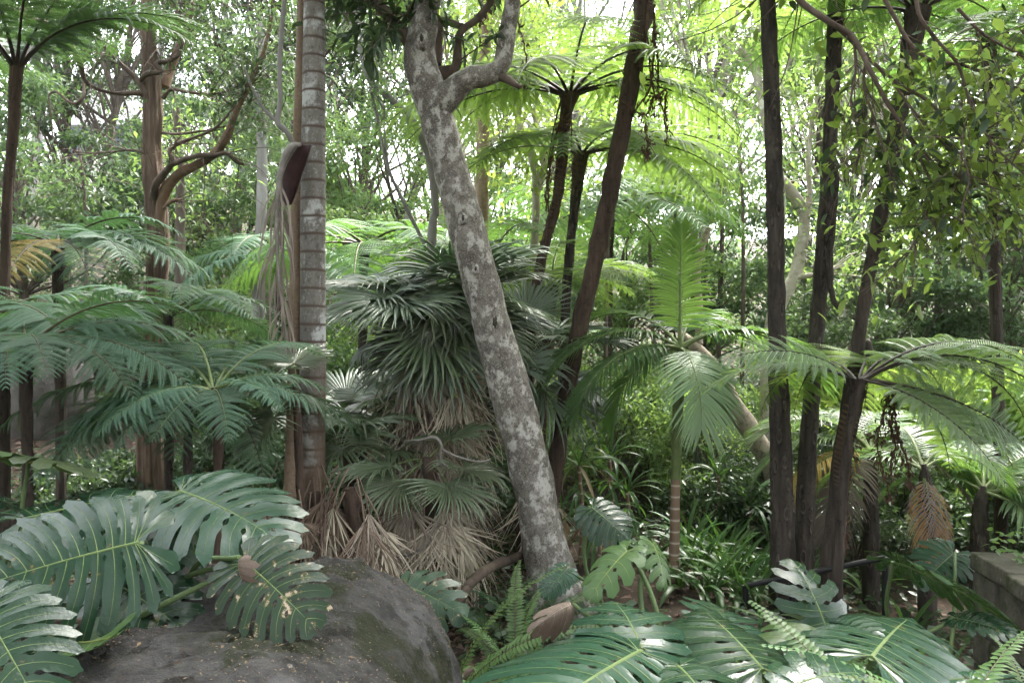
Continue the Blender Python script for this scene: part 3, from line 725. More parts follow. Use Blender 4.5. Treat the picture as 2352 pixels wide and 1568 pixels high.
# the same forest goes on to both sides of the garden and behind it
rs = np.random.RandomState(90); ring_ = []
for y in (0.5, 4, 7.5, 11, 15, 20): ring_ += [(-(.72 * max(y, 5) + 3.4 + rs.rand()), y), (.72 * max(y, 5) + 3.4 + rs.rand(), y + 1)]
ring_ += [(-9, -4), (9, -4), (-6, -9), (6, -9.5), (0, -10), (-12, -9), (12, -9), (-3, -14), (4, -15)]
for k, (x, y) in enumerate(ring_):
    kd = ['low', 'dark', 'low', 'mid'][k % 4]
    t = thing('forest_tree', 'leafy forest tree standing outside the view beside the garden', 'tree', (x, y, float(ground(x, y))), 'forest trees beside the garden'); t.rotation_euler = (0, 0, k * 1.3); t.scale = (1.05,) * 3
    put('trunk', TREE[kd][0], t); put('crown', TREE[kd][1], t)

# far wood that reads as one mass
def far_wood():
    rs = np.random.RandomState(21); n = 34000
    a = rs.uniform(-.85, .85, n); d = rs.uniform(46, 62, n); x = np.tan(a) * d
    base = ground(x, d); top = 4 + 4 * np.sin(x * .23) + 3 * np.sin(x * .61 + 1)
    pos = np.stack([x, d, base + top * rs.rand(n) ** 1.3], 1) + rs.normal(0, .3, (n, 3))
    l = rs.uniform(.35, .6, n); mb = MB()
    scatter(mb, pos, nrm(rs.normal(size=(n, 3)) - [0, 0, .4]), nrm(rs.normal(size=(n, 3)) + [0, -.3, .8]), l, l * .5)
    put('far_woodland', mb.mesh('far_woodland', MT['leaf_mid']), kind='stuff')
far_wood()

# ------------------------------------------------------------------ shrubs
def make_shrub(seed, rad, h, n, ll, lw, lmat, tmpl=LEAF2):
    rs = np.random.RandomState(seed); st = MB(); fo = MB(); pos, nn = [], []
    nc = 22
    for k in range(nc):
        b = rs.rand() * 6.28; q = math.sqrt(rs.rand()); c = np.array([rad * q * math.cos(b), rad * q * math.sin(b), h * (.22 + .72 * rs.rand() * (1 - .45 * q * q))])
        tube(st, catmull([(0, 0, -.1), c * [.35, .35, .6], c], 6), np.linspace(.02, .005, 6), 4, cap=False)
        cs = rad * rs.uniform(.22, .42); m = n // nc
        w = nrm(rs.normal(size=(m, 3))) * (rs.rand(m, 1) ** .45) * [cs, cs, cs * .75]
        pos.append(c + w); nn.append(nrm(w + [0, 0, cs * .8]))
    pos = np.concatenate(pos); nn = np.concatenate(nn); N_ = len(pos); pos[:, 2] = np.maximum(pos[:, 2], .02)
    d = nrm(rs.normal(size=(N_, 3)) + nn * .5 - [0, 0, .4]); l = ll * rs.uniform(.7, 1.3, N_)
    scatter(fo, pos, d, nrm(nn + rs.normal(0, .45, (N_, 3))), l, l * lw, tmpl)
    return st.mesh('stems', MT['bark_brown']), fo.mesh('foliage', MT[lmat])
SHRUB = {
 'dark': make_shrub(1, .85, 1.1, 3200, .1, .42, 'leaf_dark'), 'mid': make_shrub(2, 1.0, 1.5, 4200, .1, .42, 'leaf_mid'), 'pale': make_shrub(3, 1.1, 1.9, 4600, .09, .42, 'leaf_pale'),
 'bright': make_shrub(4, 1.0, 1.7, 9000, .14, .4, 'leaf_bright'), 'fine': make_shrub(5, 1.0, 2.2, 6500, .06, .4, 'leaf_pale'), 'ground': make_shrub(6, .8, .45, 9000, .09, .5, 'leaf_dark')}
def shrub_at(kind, px, d, sc, label, rz=0.0, dz=-.02):
    x = (px - 1176) * K * d
    t = thing('shrub', label, 'shrub', (x, d, float(ground(x, d)) + dz), 'understorey shrubs'); t.rotation_euler = (0, 0, rz); t.scale = (sc,) * 3
    put('stems', SHRUB[kind][0], t); put('foliage', SHRUB[kind][1], t)
S_ROWS = [
 ('ground', 250, 9.5, 1.0, 'low dark leafy clump on the litter bank left of the stringy trunk'),
 ('dark', 220, 8.6, .6, 'dark little shrub below the spreading blue-green fern'),
 ('mid', 190, 13.5, 1.0, 'green shrub on the bank beside the pale boulder'),
 ('mid', -10, 14, 1.1, 'green shrub at the left edge behind the fern trunks'),
 ('pale', 440, 15, 1.0, 'pale shrub halfway up the slope right of the stringy trunk'),
 ('dark', 560, 9.5, 1.0, 'dark shrub behind the small fern left of the slim palm'),
 ('dark', 620, 8.8, .8, 'dark shrub at the foot of the slim palm trunk'),
 ('mid', 500, 12, 1.0, 'green shrub behind the front-left tree fern'),
 ('mid', 640, 13, 1.2, 'green shrub behind the dry hanging palm leaflets'),
 ('mid', 800, 11, 1.2, 'green shrub right of the ringed palm behind the fan palm'),
 ('pale', 850, 13, 1.2, 'pale shrub behind the fan palm leaves'),
 ('dark', 860, 8.5, 1.0, 'dark shrub in the shade behind the dry skirt'),
 ('dark', 1100, 8.6, 1.0, 'dark shrub behind the foot of the mottled trunk'),
 ('pale', 1010, 14, 1.2, 'pale shrub far behind the mottled trunk'),
 ('fine', 1230, 12, 1.0, 'fine-leaved pale shrub between the mottled and leaning trunks'),
 ('fine', 1400, 9.8, 1.05, 'fine-leaved creeper-covered shrub right of the leaning dark trunk'),
 ('fine', 1480, 10.5, 1.15, 'fine-leaved shrub left of the cane palm stem'),
 ('pale', 1350, 12.5, 1.1, 'pale shrub behind the leaning dark trunk'),
 ('pale', 1560, 13, 1.2, 'pale shrub behind the upright feather frond'),
 ('fine', 1640, 10.5, 1.0, 'fine-leaved shrub right of the cane palm stem'),
 ('mid', 1700, 12.5, 1.2, 'green shrub behind the mossy leaning limb'),
 ('dark', 1680, 9.2, .9, 'dark shrub under the mossy leaning limb'),
 ('dark', 1740, 9.4, .75, 'dark shrub beside the thick scarred trunk foot'),
 ('mid', 1830, 13, 1.2, 'green shrub in the gap between the scarred fern trunks'),
 ('pale', 1830, 11.5, .8, 'pale shrub behind the fence between the scarred trunks'),
 ('bright', 2000, 11.5, 1.2, 'bright green shrub behind the leaning slender trunk'),
 ('bright', 2130, 10.2, 1.25, 'bright broad-leaved shrub above the right-hand fern'),
 ('mid', 2200, 11.2, 1.35, 'green shrub left of the lone right trunk'),
 ('bright', 2290, 9.6, 1.2, 'bright shrub beside the lone right trunk'),
 ('bright', 2370, 9.0, 1.3, 'bright shrub at the right edge above the stone wall'),
 ('dark', 2330, 8.2, 1.0, 'dark shrub at the right edge behind the drooping palm'),
 ('mid', 2080, 9.0, .75, 'green shrub in the shade under the right-hand fern'),
 ('dark', 1960, 8.4, .7, 'dark shrub between the right-hand trunks near the ground'),
]
for i, (k, px, d, sc, lab) in enumerate(S_ROWS): shrub_at(k, px, d, sc, lab, i * 2.1)

# ------------------------------------------------------------------ tree ferns
def fern(label, ctrl, trunk_mat, mat, fronds, L, rach='rachis', n_dead=0, trunk_name='trunk', sides=18, amp=.12, seed=0):
    """ctrl rows from the crown down: (px, py, depth, width)"""
    pts, rad = wpath(ctrl, 70); rad = rad * .87
    foot = pts[-1].copy(); gz = float(ground(foot[0], foot[1]))
    if foot[2] > gz - .05:
        pts = np.vstack([pts, [foot[0], foot[1], gz - .12]]); rad = np.append(rad, rad[-1])
    base = np.array([pts[-1][0], pts[-1][1], gz])
    t = thing('tree_fern', label, 'tree fern', base, 'tree ferns')
    mb = MB(); tube(mb, pts, rad, sides + 8, amp=amp, freq=7, seed=seed, ridge=.09)
    rs = np.random.RandomState(seed + 300)
    # stubs of old stalks standing out of the trunk
    n = int(60 + 30 * len(pts) / 70); i = rs.randint(1, max(2, int(len(pts) * .5)), n); a = rs.rand(n) * 6.28
    o = np.stack([np.cos(a), np.sin(a), 0 * a], 1)
    scatter(mb, pts[i] + o * rad[i][:, None] * .8, o * .8 + [0, 0, .9], o, rad[i] * rs.uniform(.5, 1.1, n), rad[i] * .35, LEAF6)
    put('trunk', mb.mesh('trunk', MT[trunk_mat], off=base), t)
    top = pts[0] - base
    if isinstance(fronds, int):
        fronds = [(360 / fronds * k * 1.0 + rs.uniform(-9, 9), [0, 2, 1, 3, 2, 4][k % 6], rs.uniform(.88, 1.08)) for k in range(fronds)]
    for f in fronds:
        az, v, sc = f[:3]; fm = f[3] if len(f) > 3 else mat
        d = np.array([math.cos(R(az)), math.sin(R(az)), 0]) * rad[0] * .6
        put('frond', shape('fern_frond', v, fm, rach), t, TRS(top + d + [0, 0, -.01], R(az), rs.normal(0, .05), rs.normal(0, .12) + R(f[4] if len(f) > 4 else 0), L * sc),
            label='golden ageing frond' if fm == 'fern_gold' else None)
    for k in range(n_dead):
        az = rs.rand() * 360; d = np.array([math.cos(R(az)), math.sin(R(az)), 0]) * rad[0] * .9
        put('dead_frond', shape('dead_frond', k % 2, 'fern_dead', 'rachis_dark'), t, TRS(top + d - [0, 0, .05], R(az), 0, 0, L * rs.uniform(.45, .7)))
    return t
def ring_f(n, rng=np.random.RandomState(4), vs=(0, 2, 1, 3, 2, 4), a0=0):
    return [(a0 + 360 / n * k + rng.uniform(-9, 9), vs[k % len(vs)], rng.uniform(.88, 1.08)) for k in range(n)]

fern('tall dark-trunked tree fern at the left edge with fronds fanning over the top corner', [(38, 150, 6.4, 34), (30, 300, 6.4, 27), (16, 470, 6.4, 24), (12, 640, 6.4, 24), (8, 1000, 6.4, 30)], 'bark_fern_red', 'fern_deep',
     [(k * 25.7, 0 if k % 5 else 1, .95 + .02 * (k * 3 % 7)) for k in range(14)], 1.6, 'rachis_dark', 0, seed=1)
fern('mid-height tree fern with one golden frond left of the stringy trunk', [(135, 560, 7.6, 30), (132, 650, 7.6, 26), (140, 900, 7.6, 26)], 'bark_fern_plain', 'fern_blue',
     [(-5, 3, 1.05), (20, 3, 1.1), (-35, 3, .95), (50, 2, 1), (85, 2, 1), (120, 2, 1), (150, 2, 1), (185, 3, 1), (215, 4, 1), (245, 3, .9), (280, 4, .85, 'fern_gold'), (310, 4, .9), (0, 1, .9)], 1.4, 'rachis_dark', 0, seed=2)
fern('spreading blue-green tree fern in the left foreground above two dark trunks', [(60, 790, 4.9, 36), (60, 900, 4.9, 30), (64, 1060, 4.9, 28)], 'bark_fern_plain', 'fern_blue',
     [(-8, 3, 1.05), (15, 3, 1.15), (38, 2, 1.1), (62, 2, 1.05), (-30, 3, .95), (-55, 3, .8), (90, 2, 1), (120, 2, 1), (150, 3, 1), (180, 3, 1), (215, 3, .9), (250, 3, .8), (290, 3, .75), (5, 1, 1.05), (75, 1, 1)], 1.1, 'rachis', 0, seed=3)
fern('second blue-green tree fern at the left edge behind the foreground one', [(-40, 720, 5.6, 40), (0, 860, 5.6, 36), (6, 1060, 5.6, 36)], 'bark_fern_plain', 'fern_blue', ring_f(11, vs=(3, 2, 3, 4)), 1.25, 'rachis', 0, seed=4)
fern('low blue-green tree fern whose slim dark trunk ends behind the boulder', [(490, 890, 4.9, 34), (500, 960, 4.9, 28), (500, 1100, 4.9, 24), (498, 1320, 4.9, 26)], 'bark_fern_red', 'fern_blue',
     [(176, 4, 1.1), (158, 3, 1.1), (205, 4, .9), (235, 4, .7), (-95, 4, .6), (-62, 4, .6), (-30, 3, .56), (0, 3, .6), (28, 2, .72), (55, 1, .9), (85, 1, 1), (120, 1, 1.05), (140, 2, 1.0), (-125, 4, .66)], 1.08, 'rachis_green', 0, seed=5)
fern('shaded tree fern behind the low one with slim dark trunk', [(432, 900, 5.8, 28), (432, 1000, 5.8, 24), (432, 1320, 5.8, 24)], 'bark_fern', 'fern_deep', ring_f(10, vs=(3, 4, 3, 4)), 1.3, 'rachis_dark', 0, seed=6)
fern('leaning thin dark tree fern beside the stringy trunk foot', [(388, 720, 6.6, 26), (388, 900, 6.6, 24), (388, 1100, 6.6, 24)], 'bark_fern', 'fern_blue', ring_f(10, vs=(2, 3, 1)), 1.1, 'rachis', 0, seed=7)
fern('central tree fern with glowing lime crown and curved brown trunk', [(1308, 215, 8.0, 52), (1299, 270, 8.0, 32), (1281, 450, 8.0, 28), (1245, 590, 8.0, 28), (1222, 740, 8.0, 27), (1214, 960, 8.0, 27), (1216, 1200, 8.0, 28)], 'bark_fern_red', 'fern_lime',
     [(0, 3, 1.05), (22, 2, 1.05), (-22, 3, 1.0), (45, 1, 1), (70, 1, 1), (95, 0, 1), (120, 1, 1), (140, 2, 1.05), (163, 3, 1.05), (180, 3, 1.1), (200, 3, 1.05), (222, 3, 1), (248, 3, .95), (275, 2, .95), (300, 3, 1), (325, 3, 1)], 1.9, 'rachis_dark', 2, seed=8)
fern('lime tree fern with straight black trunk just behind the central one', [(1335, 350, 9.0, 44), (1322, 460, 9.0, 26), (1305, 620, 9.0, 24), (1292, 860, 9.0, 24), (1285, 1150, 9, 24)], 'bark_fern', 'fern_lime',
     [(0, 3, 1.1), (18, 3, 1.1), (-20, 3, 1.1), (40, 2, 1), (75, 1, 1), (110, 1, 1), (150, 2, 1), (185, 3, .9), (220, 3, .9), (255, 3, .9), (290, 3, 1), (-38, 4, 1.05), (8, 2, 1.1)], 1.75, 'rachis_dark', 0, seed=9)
fern('dark leaning tree fern trunk running up right of the mottled tree', [(1545, -900, 7.2, 60), (1500, -200, 7.2, 56), (1478, 20, 7.2, 50), (1440, 240, 7.2, 46), (1385, 520, 7.2, 46), (1325, 780, 7.2, 42), (1290, 980, 7.2, 42), (1262, 1190, 7.2, 40)], 'bark_fern_red', 'fern_mid', ring_f(13, vs=(2, 3, 1)), 2.1, 'rachis_dark', 0, seed=10, amp=.2)
fern('small bright tree fern with drooping fronds between the two central trunks', [(1265, 660, 9.6, 44), (1258, 720, 9.6, 34), (1245, 900, 9.6, 28), (1240, 1120, 9.6, 28)], 'bark_fern_red', 'fern_lime', ring_f(14, vs=(1, 2, 6, 0)), 1.35, 'rachis_green', 4, seed=11)
fern('pale feathery tree fern in the middle distance behind the black trunk', [(1400, 470, 12.5, 30), (1398, 640, 12.5, 22), (1396, 1000, 12.5, 22)], 'bark_fern', 'fern_mid', ring_f(13, vs=(3, 2, 4)), 2.3, 'rachis', 0, seed=12)
fern('pale feathery tree fern far behind the fan palm', [(840, 560, 11.0, 40), (835, 620, 11.0, 24), (832, 900, 11.0, 24)], 'bark_fern', 'fern_mid', ring_f(13, vs=(3, 4, 3)), 2.2, 'rachis', 0, seed=13)
fern('blue-green tree fern low behind the ringed palm trunk', [(640, 590, 13.0, 26), (640, 700, 13.0, 20), (640, 1000, 13.0, 20)], 'bark_fern', 'fern_blue', ring_f(11, vs=(3, 4, 2)), 2.0, 'rachis', 0, seed=19)
fern('feathery tree fern behind the mottled trunk at mid height', [(1120, 600, 10.5, 30), (1125, 700, 10.5, 22), (1130, 1000, 10.5, 22)], 'bark_fern', 'fern_mid', ring_f(12, vs=(3, 2, 4)), 1.9, 'rachis', 0, seed=20)
fern('thick scarred tree fern trunk rising straight out of the picture', [(1752, -420, 6.5, 56), (1758, -80, 6.5, 42), (1766, 60, 6.5, 40), (1778, 400, 6.5, 44), (1784, 750, 6.5, 44), (1792, 1000, 6.5, 52), (1798, 1200, 6.5, 60), (1796, 1370, 6.5, 64)], 'bark_fern', 'fern_lime',
     [(175, 6, 1.05), (195, 6, .9), (150, 3, 1.05), (215, 3, 1), (240, 6, .85), (20, 3, 1), (60, 2, 1), (95, 2, 1), (125, 2, 1), (-20, 3, 1), (-60, 6, .9), (270, 6, .8)], 1.9, 'rachis_dark', 0, seed=14, amp=.1, sides=26)
fern('second scarred dark tree fern trunk with white lichen flecks', [(1926, -60, 6.9, 46), (1914, 140, 6.9, 38), (1902, 400, 6.9, 36), (1884, 650, 6.9, 38), (1868, 850, 6.9, 40), (1852, 1100, 6.9, 46), (1846, 1320, 6.9, 50)], 'bark_fern', 'fern_lime',
     [(185, 6, .95), (205, 6, 1.0), (165, 3, 1.0), (230, 6, .9), (20, 2, 1), (60, 2, 1), (95, 2, 1), (130, 2, 1), (-20, 2, 1), (-55, 3, .8), (270, 3, .7)], 1.6, 'rachis_dark', 0, seed=15, amp=.1, sides=26)
fern('slender leaning tree fern trunk with fibrous brown bark on the right', [(2110, 20, 6.3, 60), (2092, 110, 6.3, 50), (2050, 350, 6.3, 40), (1998, 620, 6.3, 34), (1962, 850, 6.3, 36), (1925, 1100, 6.3, 38), (1895, 1370, 6.3, 42)], 'bark_fern_plain', 'fern_mid', ring_f(11, vs=(1, 2, 0)), 1.5, 'rachis_dark', 0, seed=16)
fern('right-hand tree fern with long silvery fronds arching over the path', [(1972, 870, 5.7, 46), (1966, 930, 5.7, 34), (1945, 1050, 5.7, 26), (1930, 1200, 5.7, 26), (1922, 1380, 5.7, 28)], 'bark_fern_plain', 'fern_mid',
     [(2, 6, 1.12, 'fern_silver', 8), (-20, 6, 1.1, 'fern_silver', 4), (14, 2, 1.12, 'fern_silver', 10), (35, 6, 1.1, 'fern_lime'), (62, 6, 1, 'fern_lime'), (95, 6, .9, 'fern_lime'), (128, 6, .7, 'fern_lime'), (160, 2, .85, 'fern_silver', -15), (185, 2, .75, 'fern_silver', -15), (-6, 7, 1.0, 'fern_silver', 26), (-28, 7, .92, 'fern_silver', 22), (-50, 7, .8, 'fern_silver', 5), (22, 7, 1.05, 'fern_lime', 10)], 1.42, 'rachis_dark', 1, seed=17)
fern('lone bare tree fern trunk at the right with pale patches', [(2270, 90, 7.4, 40), (2278, 300, 7.4, 30), (2284, 600, 7.4, 30), (2292, 900, 7.4, 30), (2300, 1150, 7.4, 32)], 'bark_fern_plain', 'fern_mid', ring_f(11, vs=(2, 3, 1)), 1.6, 'rachis_dark', 0, seed=18)

# ------------------------------------------------------------------ trees with their own shapes
def limb(name, ctrl, mat, parent, base, sides=14, amp=.1, n=60, freq=4, seed=0, label=None, ridge=0.0):
    pts, rad = wpath(ctrl, n); mb = MB(); tube(mb, pts, rad, sides, amp=amp, freq=freq, seed=seed, ridge=ridge)
    return put(name, mb.mesh(name, MT[mat], off=base), parent, label=label), pts, rad

def twigs(mb, paths, rs, n, L, gravity=-.15, r0=.006, bias=(0, 0, 0), start=.15):
    """thin side shoots off the given paths; returns shoots as point arrays"""
    out = []
    for k in range(n):
        p = paths[rs.randint(len(paths))]; i = rs.randint(int(len(p) * start), len(p))
        d = nrm(nrm(p[min(i + 1, len(p) - 1)] - p[max(i - 1, 0)]) * .7 + rs.normal(0, .6, 3) + np.asarray(bias))
        l = L * rs.uniform(.5, 1.3); a = p[i]; b = a + d * l * .5 + rs.normal(0, .05 * L, 3); c = a + d * l + [0, 0, gravity * l] + rs.normal(0, .08 * L, 3)
        q = catmull([a, b, c], 8); tube(mb, q, np.linspace(r0, r0 * .3, 8) * rs.uniform(.7, 1.2), 4, cap=False); out.append(q)
    return out

def leaves_on(shoots, rs, per, ll, spread=.9, down=.35):
    pos, d, n = [], [], []
    for q in shoots:
        for k in range(per):
            t = rs.uniform(.25, 1) if k else 1.0
            p = interp(q, np.linspace(0, 1, len(q)), t); ax = nrm(q[-1] - q[0])
            pos.append(p); d.append(nrm(ax * .5 + rs.normal(0, spread, 3) - [0, 0, down])); n.append(nrm(np.array([0, 0, 1.0]) + rs.normal(0, .4, 3)))
    m = len(pos); return np.array(pos), np.array(d), np.array(n), ll * rs.uniform(.65, 1.25, m)

# mottled leaning tree in the middle
base = P(1275, 1370, 6.2); base[2] = ground(base[0], base[1])
t = thing('leaning_tree', 'leaning tree with grey and white mottled bark in the middle, forked near the top', 'tree', base)
limb('trunk', [(1300, 1450, 6.2, 190), (1284, 1385, 6.2, 150), (1266, 1320, 6.2, 116), (1240, 1180, 6.2, 96), (1200, 1000, 6.2, 94), (1150, 820, 6.2, 92), (1108, 660, 6.2, 86), (1072, 520, 6.2, 84), (1040, 400, 6.2, 78), (1006, 280, 6.2, 78), (980, 200, 6.2, 78), (964, 130, 6.2, 74), (972, 60, 6.2, 62), (990, -40, 6.2, 54), (1000, -250, 6.2, 40)], 'bark_mottle', t, base, 30, .09, 130, 5, 3)
pr = []
for nm, ct in (('branch', [(998, 262, 6.2, 66), (1030, 215, 6.16, 62), (1075, 182, 6.11, 54), (1118, 172, 6.11, 50), (1148, 155, 6.11, 46), (1160, 110, 6.11, 40), (1172, 40, 6.11, 38), (1186, -60, 6.11, 34)]),
               ('branch', [(962, 130, 6.2, 44), (932, 85, 6.2, 34), (900, 45, 6.2, 26), (862, 5, 6.2, 22), (830, -60, 6.2, 18)]),
               ('branch', [(1006, 170, 6.29, 30), (1030, 165, 6.29, 32), (1048, 150, 6.29, 24), (1052, 100, 6.29, 18), (1062, 70, 6.29, 17), (1100, 40, 6.38, 16), (1135, -10, 6.38, 14), (1150, -70, 6.38, 12)]),
               ('branch', [(998, 150, 6.29, 34), (1000, 90, 6.33, 32), (1012, 50, 6.38, 18), (1036, 54, 6.38, 16), (1060, 62, 6.33, 15)]),
               ('snag', [(1150, 175, 6.11, 22), (1172, 186, 6.07, 18), (1190, 198, 6.02, 12), (1200, 196, 6.02, 7)])):
    o, pts, rad = limb(nm, ct, 'bark_limb' if ct[0][3] < 50 else 'bark_mottle', t, base, 16, .14, 40, 7, len(pr)); pr.append(pts)
# knot holes
for kx, ky, kw in ((1063, 502, 20), (1135, 740, 34), (968, 92, 26), (1092, 618, 16)):
    dpt = 6.075; c = P(kx, ky, dpt); w = kw * K * dpt
    mb = MB(); b1 = bumpy(int(kx), (w * .62, .035, w * .95), 2.2, .16, (22, 14), 2.1); mb.add(b1.V[0], b1.L[0].reshape(-1, 4), 0)
    b2 = bumpy(int(kx) + 1, (w * .2, .022, w * .42), 2.5, .25, (16, 10), 2); mb.add(b2.V[0] + [w * .06, -.022, 0], b2.L[0].reshape(-1, 4), 1)
    put('knot', mb.mesh('knot', [MT['bark_mottle'], MT['bark_fern']]), t, Matrix.Translation(c - base))
rs = np.random.RandomState(31); mbt = MB(); mbl = MB()
sh = twigs(mbt, [pr[1], pr[1], pr[2], pr[0][25:], P(975, 120, 6.2) + np.cumsum(np.tile([[-.012, .0, .03]], (20, 1)), 0)], rs, 46, .55, -.1, .007)
upper = [P(1000, -250, 6.2) + np.array([math.cos(a) * k * .12, math.sin(a) * k * .12, k * .05]) for a in np.linspace(0, 6, 9) for k in (0,)]
sh2 = []
for a in np.linspace(0, 6.0, 14):
    q = catmull([P(1000, -240, 6.2), P(1000, -240, 6.2) + np.array([math.cos(a), math.sin(a), .3]) * .8, P(1000, -240, 6.2) + np.array([math.cos(a), math.sin(a), .45]) * 1.9], 10)
    tube(mbt, q, np.linspace(.035, .01, 10), 6); sh2.append(q)
sh += twigs(mbt, sh2, rs, 110, .5, .05, .006)
p_, d_, n_, l_ = leaves_on(sh, rs, 15, .16)
scatter(mbl, p_, d_, n_, l_, l_ * .27, LEAF6)
put('twigs', mbt.mesh('twigs', MT['bark_limb'], off=base), t); put('crown', mbl.mesh('crown', MT['leaf_dark'], off=base), t)

# stringy-barked tree on the left
base = P(348, 1190, 9.0); base[2] = ground(base[0], base[1])
t = thing('stringy_tree', 'red-brown stringy-barked tree with twisting bare limbs at the left', 'tree', base)
limb('trunk', [(345, 1240, 9, 66), (347, 1120, 9, 62), (350, 1000, 9, 58), (356, 800, 9, 52), (362, 600, 9, 50), (358, 470, 9, 47), (348, 350, 9, 42), (350, 260, 9, 40), (346, 150, 9, 34), (338, 40, 9, 28), (340, -80, 9, 24), (330, -320, 9, 14)], 'bark_string', t, base, 56, .08, 170, 4, 5, ridge=.16)
pr = []
BR = [('bark_orange', [(366, 520, 8.95, 21.8), (376, 450, 8.9, 25.2), (410, 402, 8.8, 22.7), (455, 378, 8.7, 20.2), (495, 352, 8.7, 20.2), (520, 315, 8.7, 18.5), (545, 250, 8.7, 15.1), (575, 190, 8.7, 12.6), (605, 120, 8.7, 9.24), (625, 40, 8.7, 6.72)]),
      ('bark_limb', [(350, 455, 8.9, 18.5), (360, 420, 8.8, 16.8), (385, 390, 8.75, 15.1), (400, 375, 8.7, 12.6), (455, 358, 8.6, 12.6), (490, 358, 8.6, 10.9), (520, 352, 8.6, 10.1), (545, 372, 8.6, 10.1), (560, 378, 8.6, 6.72)]),
      ('bark_limb', [(400, 372, 8.7, 10.1), (390, 350, 8.7, 10.1), (400, 335, 8.7, 9.24), (440, 318, 8.6, 7.56), (500, 290, 8.6, 5.88), (560, 215, 8.6, 3.36)]),
      ('bark_orange', [(375, 480, 8.9, 10.1), (395, 462, 8.8, 7.56), (420, 458, 8.7, 4.2)]),
      ('bark_limb', [(352, 260, 9, 21.8), (328, 205, 8.9, 15.1), (312, 180, 8.9, 12.6), (280, 150, 8.9, 10.9), (250, 120, 8.9, 10.1), (225, 90, 8.9, 8.4), (200, 78, 8.9, 6.72)]),
      ('bark_limb', [(340, 235, 9, 16.8), (326, 215, 8.9, 15.1), (270, 215, 8.8, 8.4), (225, 205, 8.7, 9.24), (195, 185, 8.6, 10.9), (185, 150, 8.5, 12.6), (165, 110, 8.4, 13.4), (130, 65, 8.3, 14.3), (80, 48, 8.2, 14.3), (20, 22, 8.1, 12.6), (-60, -10, 8, 11.8)]),
      ('bark_limb', [(193, 185, 8.6, 7.56), (190, 225, 8.5, 6.72), (165, 238, 8.5, 5.88), (130, 212, 8.5, 5.88), (112, 222, 8.5, 4.2), (125, 260, 8.5, 2.52)]),
      ('bark_limb', [(320, 190, 8.9, 10.1), (338, 170, 8.8, 11.8), (370, 165, 8.8, 10.1), (360, 145, 8.8, 10.1), (395, 138, 8.8, 10.1), (415, 110, 8.8, 10.9), (410, 60, 8.8, 10.1), (400, -20, 8.8, 8.4)]),
      ('bark_limb', [(375, 225, 9, 10.1), (395, 205, 8.9, 8.4), (430, 212, 8.8, 7.56), (500, 215, 8.8, 4.2), (560, 190, 8.8, 2.52)]),
      ('bark_orange', [(378, 200, 9.1, 21.8), (398, 140, 9.2, 20.2), (430, 60, 9.3, 15.1), (445, -40, 9.3, 11.8)]),
      ('bark_limb', [(345, 372, 9, 8.4), (330, 352, 8.9, 6.72), (300, 345, 8.9, 5.04), (240, 350, 8.9, 3.36), (170, 350, 8.9, 1.68)]),
      ('bark_limb', [(370, 305, 9, 6.72), (410, 308, 8.9, 5.88), (470, 300, 8.9, 4.2), (540, 285, 8.9, 2.52)])]
for k, (mt_, ct) in enumerate(BR):
    o, pts, rad = limb('branch', ct, mt_, t, base, 10, .16, 44, 6, k); pr.append(pts)
rs = np.random.RandomState(32); mbt = MB(); mbl = MB()
sh = twigs(mbt, pr, rs, 120, .7, -.25, .006)
sh2 = twigs(mbt, [pr[0][26:], pr[7][28:], pr[9][20:], pr[4][25:], pr[8][25:]], rs, 130, .8, .0, .006)
p_, d_, n_, l_ = leaves_on(sh2, rs, 22, .095); p_ = p_ + rs.normal(0, .16, p_.shape)
scatter(mbl, p_, d_, n_, l_, l_ * .35, LEAF2)
put('twigs', mbt.mesh('twigs', MT['bark_limb'], off=base), t); put('crown', mbl.mesh('crown', MT['leaf_dark'], off=base), t)

# ringed palm and the slim palm beside it
def stem_thing(name, label, cat, ctrl, mat, sides=28, amp=.03, n=110, ring=None, freq=3, group=None):
    pts, rad = wpath(ctrl, n); b = pts[-1].copy(); b[2] = float(ground(b[0], b[1]))
    if pts[-1][2] > b[2] - .02:
        pts = np.vstack([pts, [b[0], b[1], b[2] - .15]]); rad = np.append(rad, rad[-1] * 1.05)
    tt = thing(name, label, cat, b, group); mb = MB(); tube(mb, pts, rad, sides, amp=amp, freq=freq, ring=ring)
    put('trunk', mb.mesh('trunk', MT[mat], off=b), tt)
    return tt, pts, b
rg = lambda sp, a: (lambda l: 1 + a * np.exp(-((l % sp) / (sp * .12)) ** 2))
t, pts, b = stem_thing('ringed_palm', 'thick straight palm trunk with pale grey rings turning brown low down', 'palm tree', [(724, -600, 6.054, 46), (722, -60, 6.054, 47), (721, 200, 6.054, 52), (719, 500, 6.054, 56), (719, 800, 6.054, 58), (717, 1100, 6.054, 60), (716, 1330, 6.054, 64)], 'bark_palm', 32, .02, 240, rg(.135, .025))
for k in range(10): put('frond', shape('palm_frond', [1, 2, 3][k % 3], 'palm', 'rachis_green'), t, TRS(pts[0] - b, R(36 * k + 10), 0, 0, 2.4))
t, pts, b = stem_thing('slim_palm', 'slim buff palm trunk close beside the thick ringed palm', 'palm tree', [(700, -500, 6.354, 24), (694, 60, 6.284, 25), (686, 300, 6.204, 26), (680, 600, 6.133, 28), (674, 900, 6.053, 29), (666, 1150, 5.974, 30), (662, 1340, 5.974, 33)], 'bark_thin', 22, .03, 140, rg(.11, .02))
for k in range(8): put('frond', shape('palm_frond', [1, 2, 3][k % 3], 'palm', 'rachis_green'), t, TRS(pts[0] - b, R(45 * k), 0, 0, 2.0))
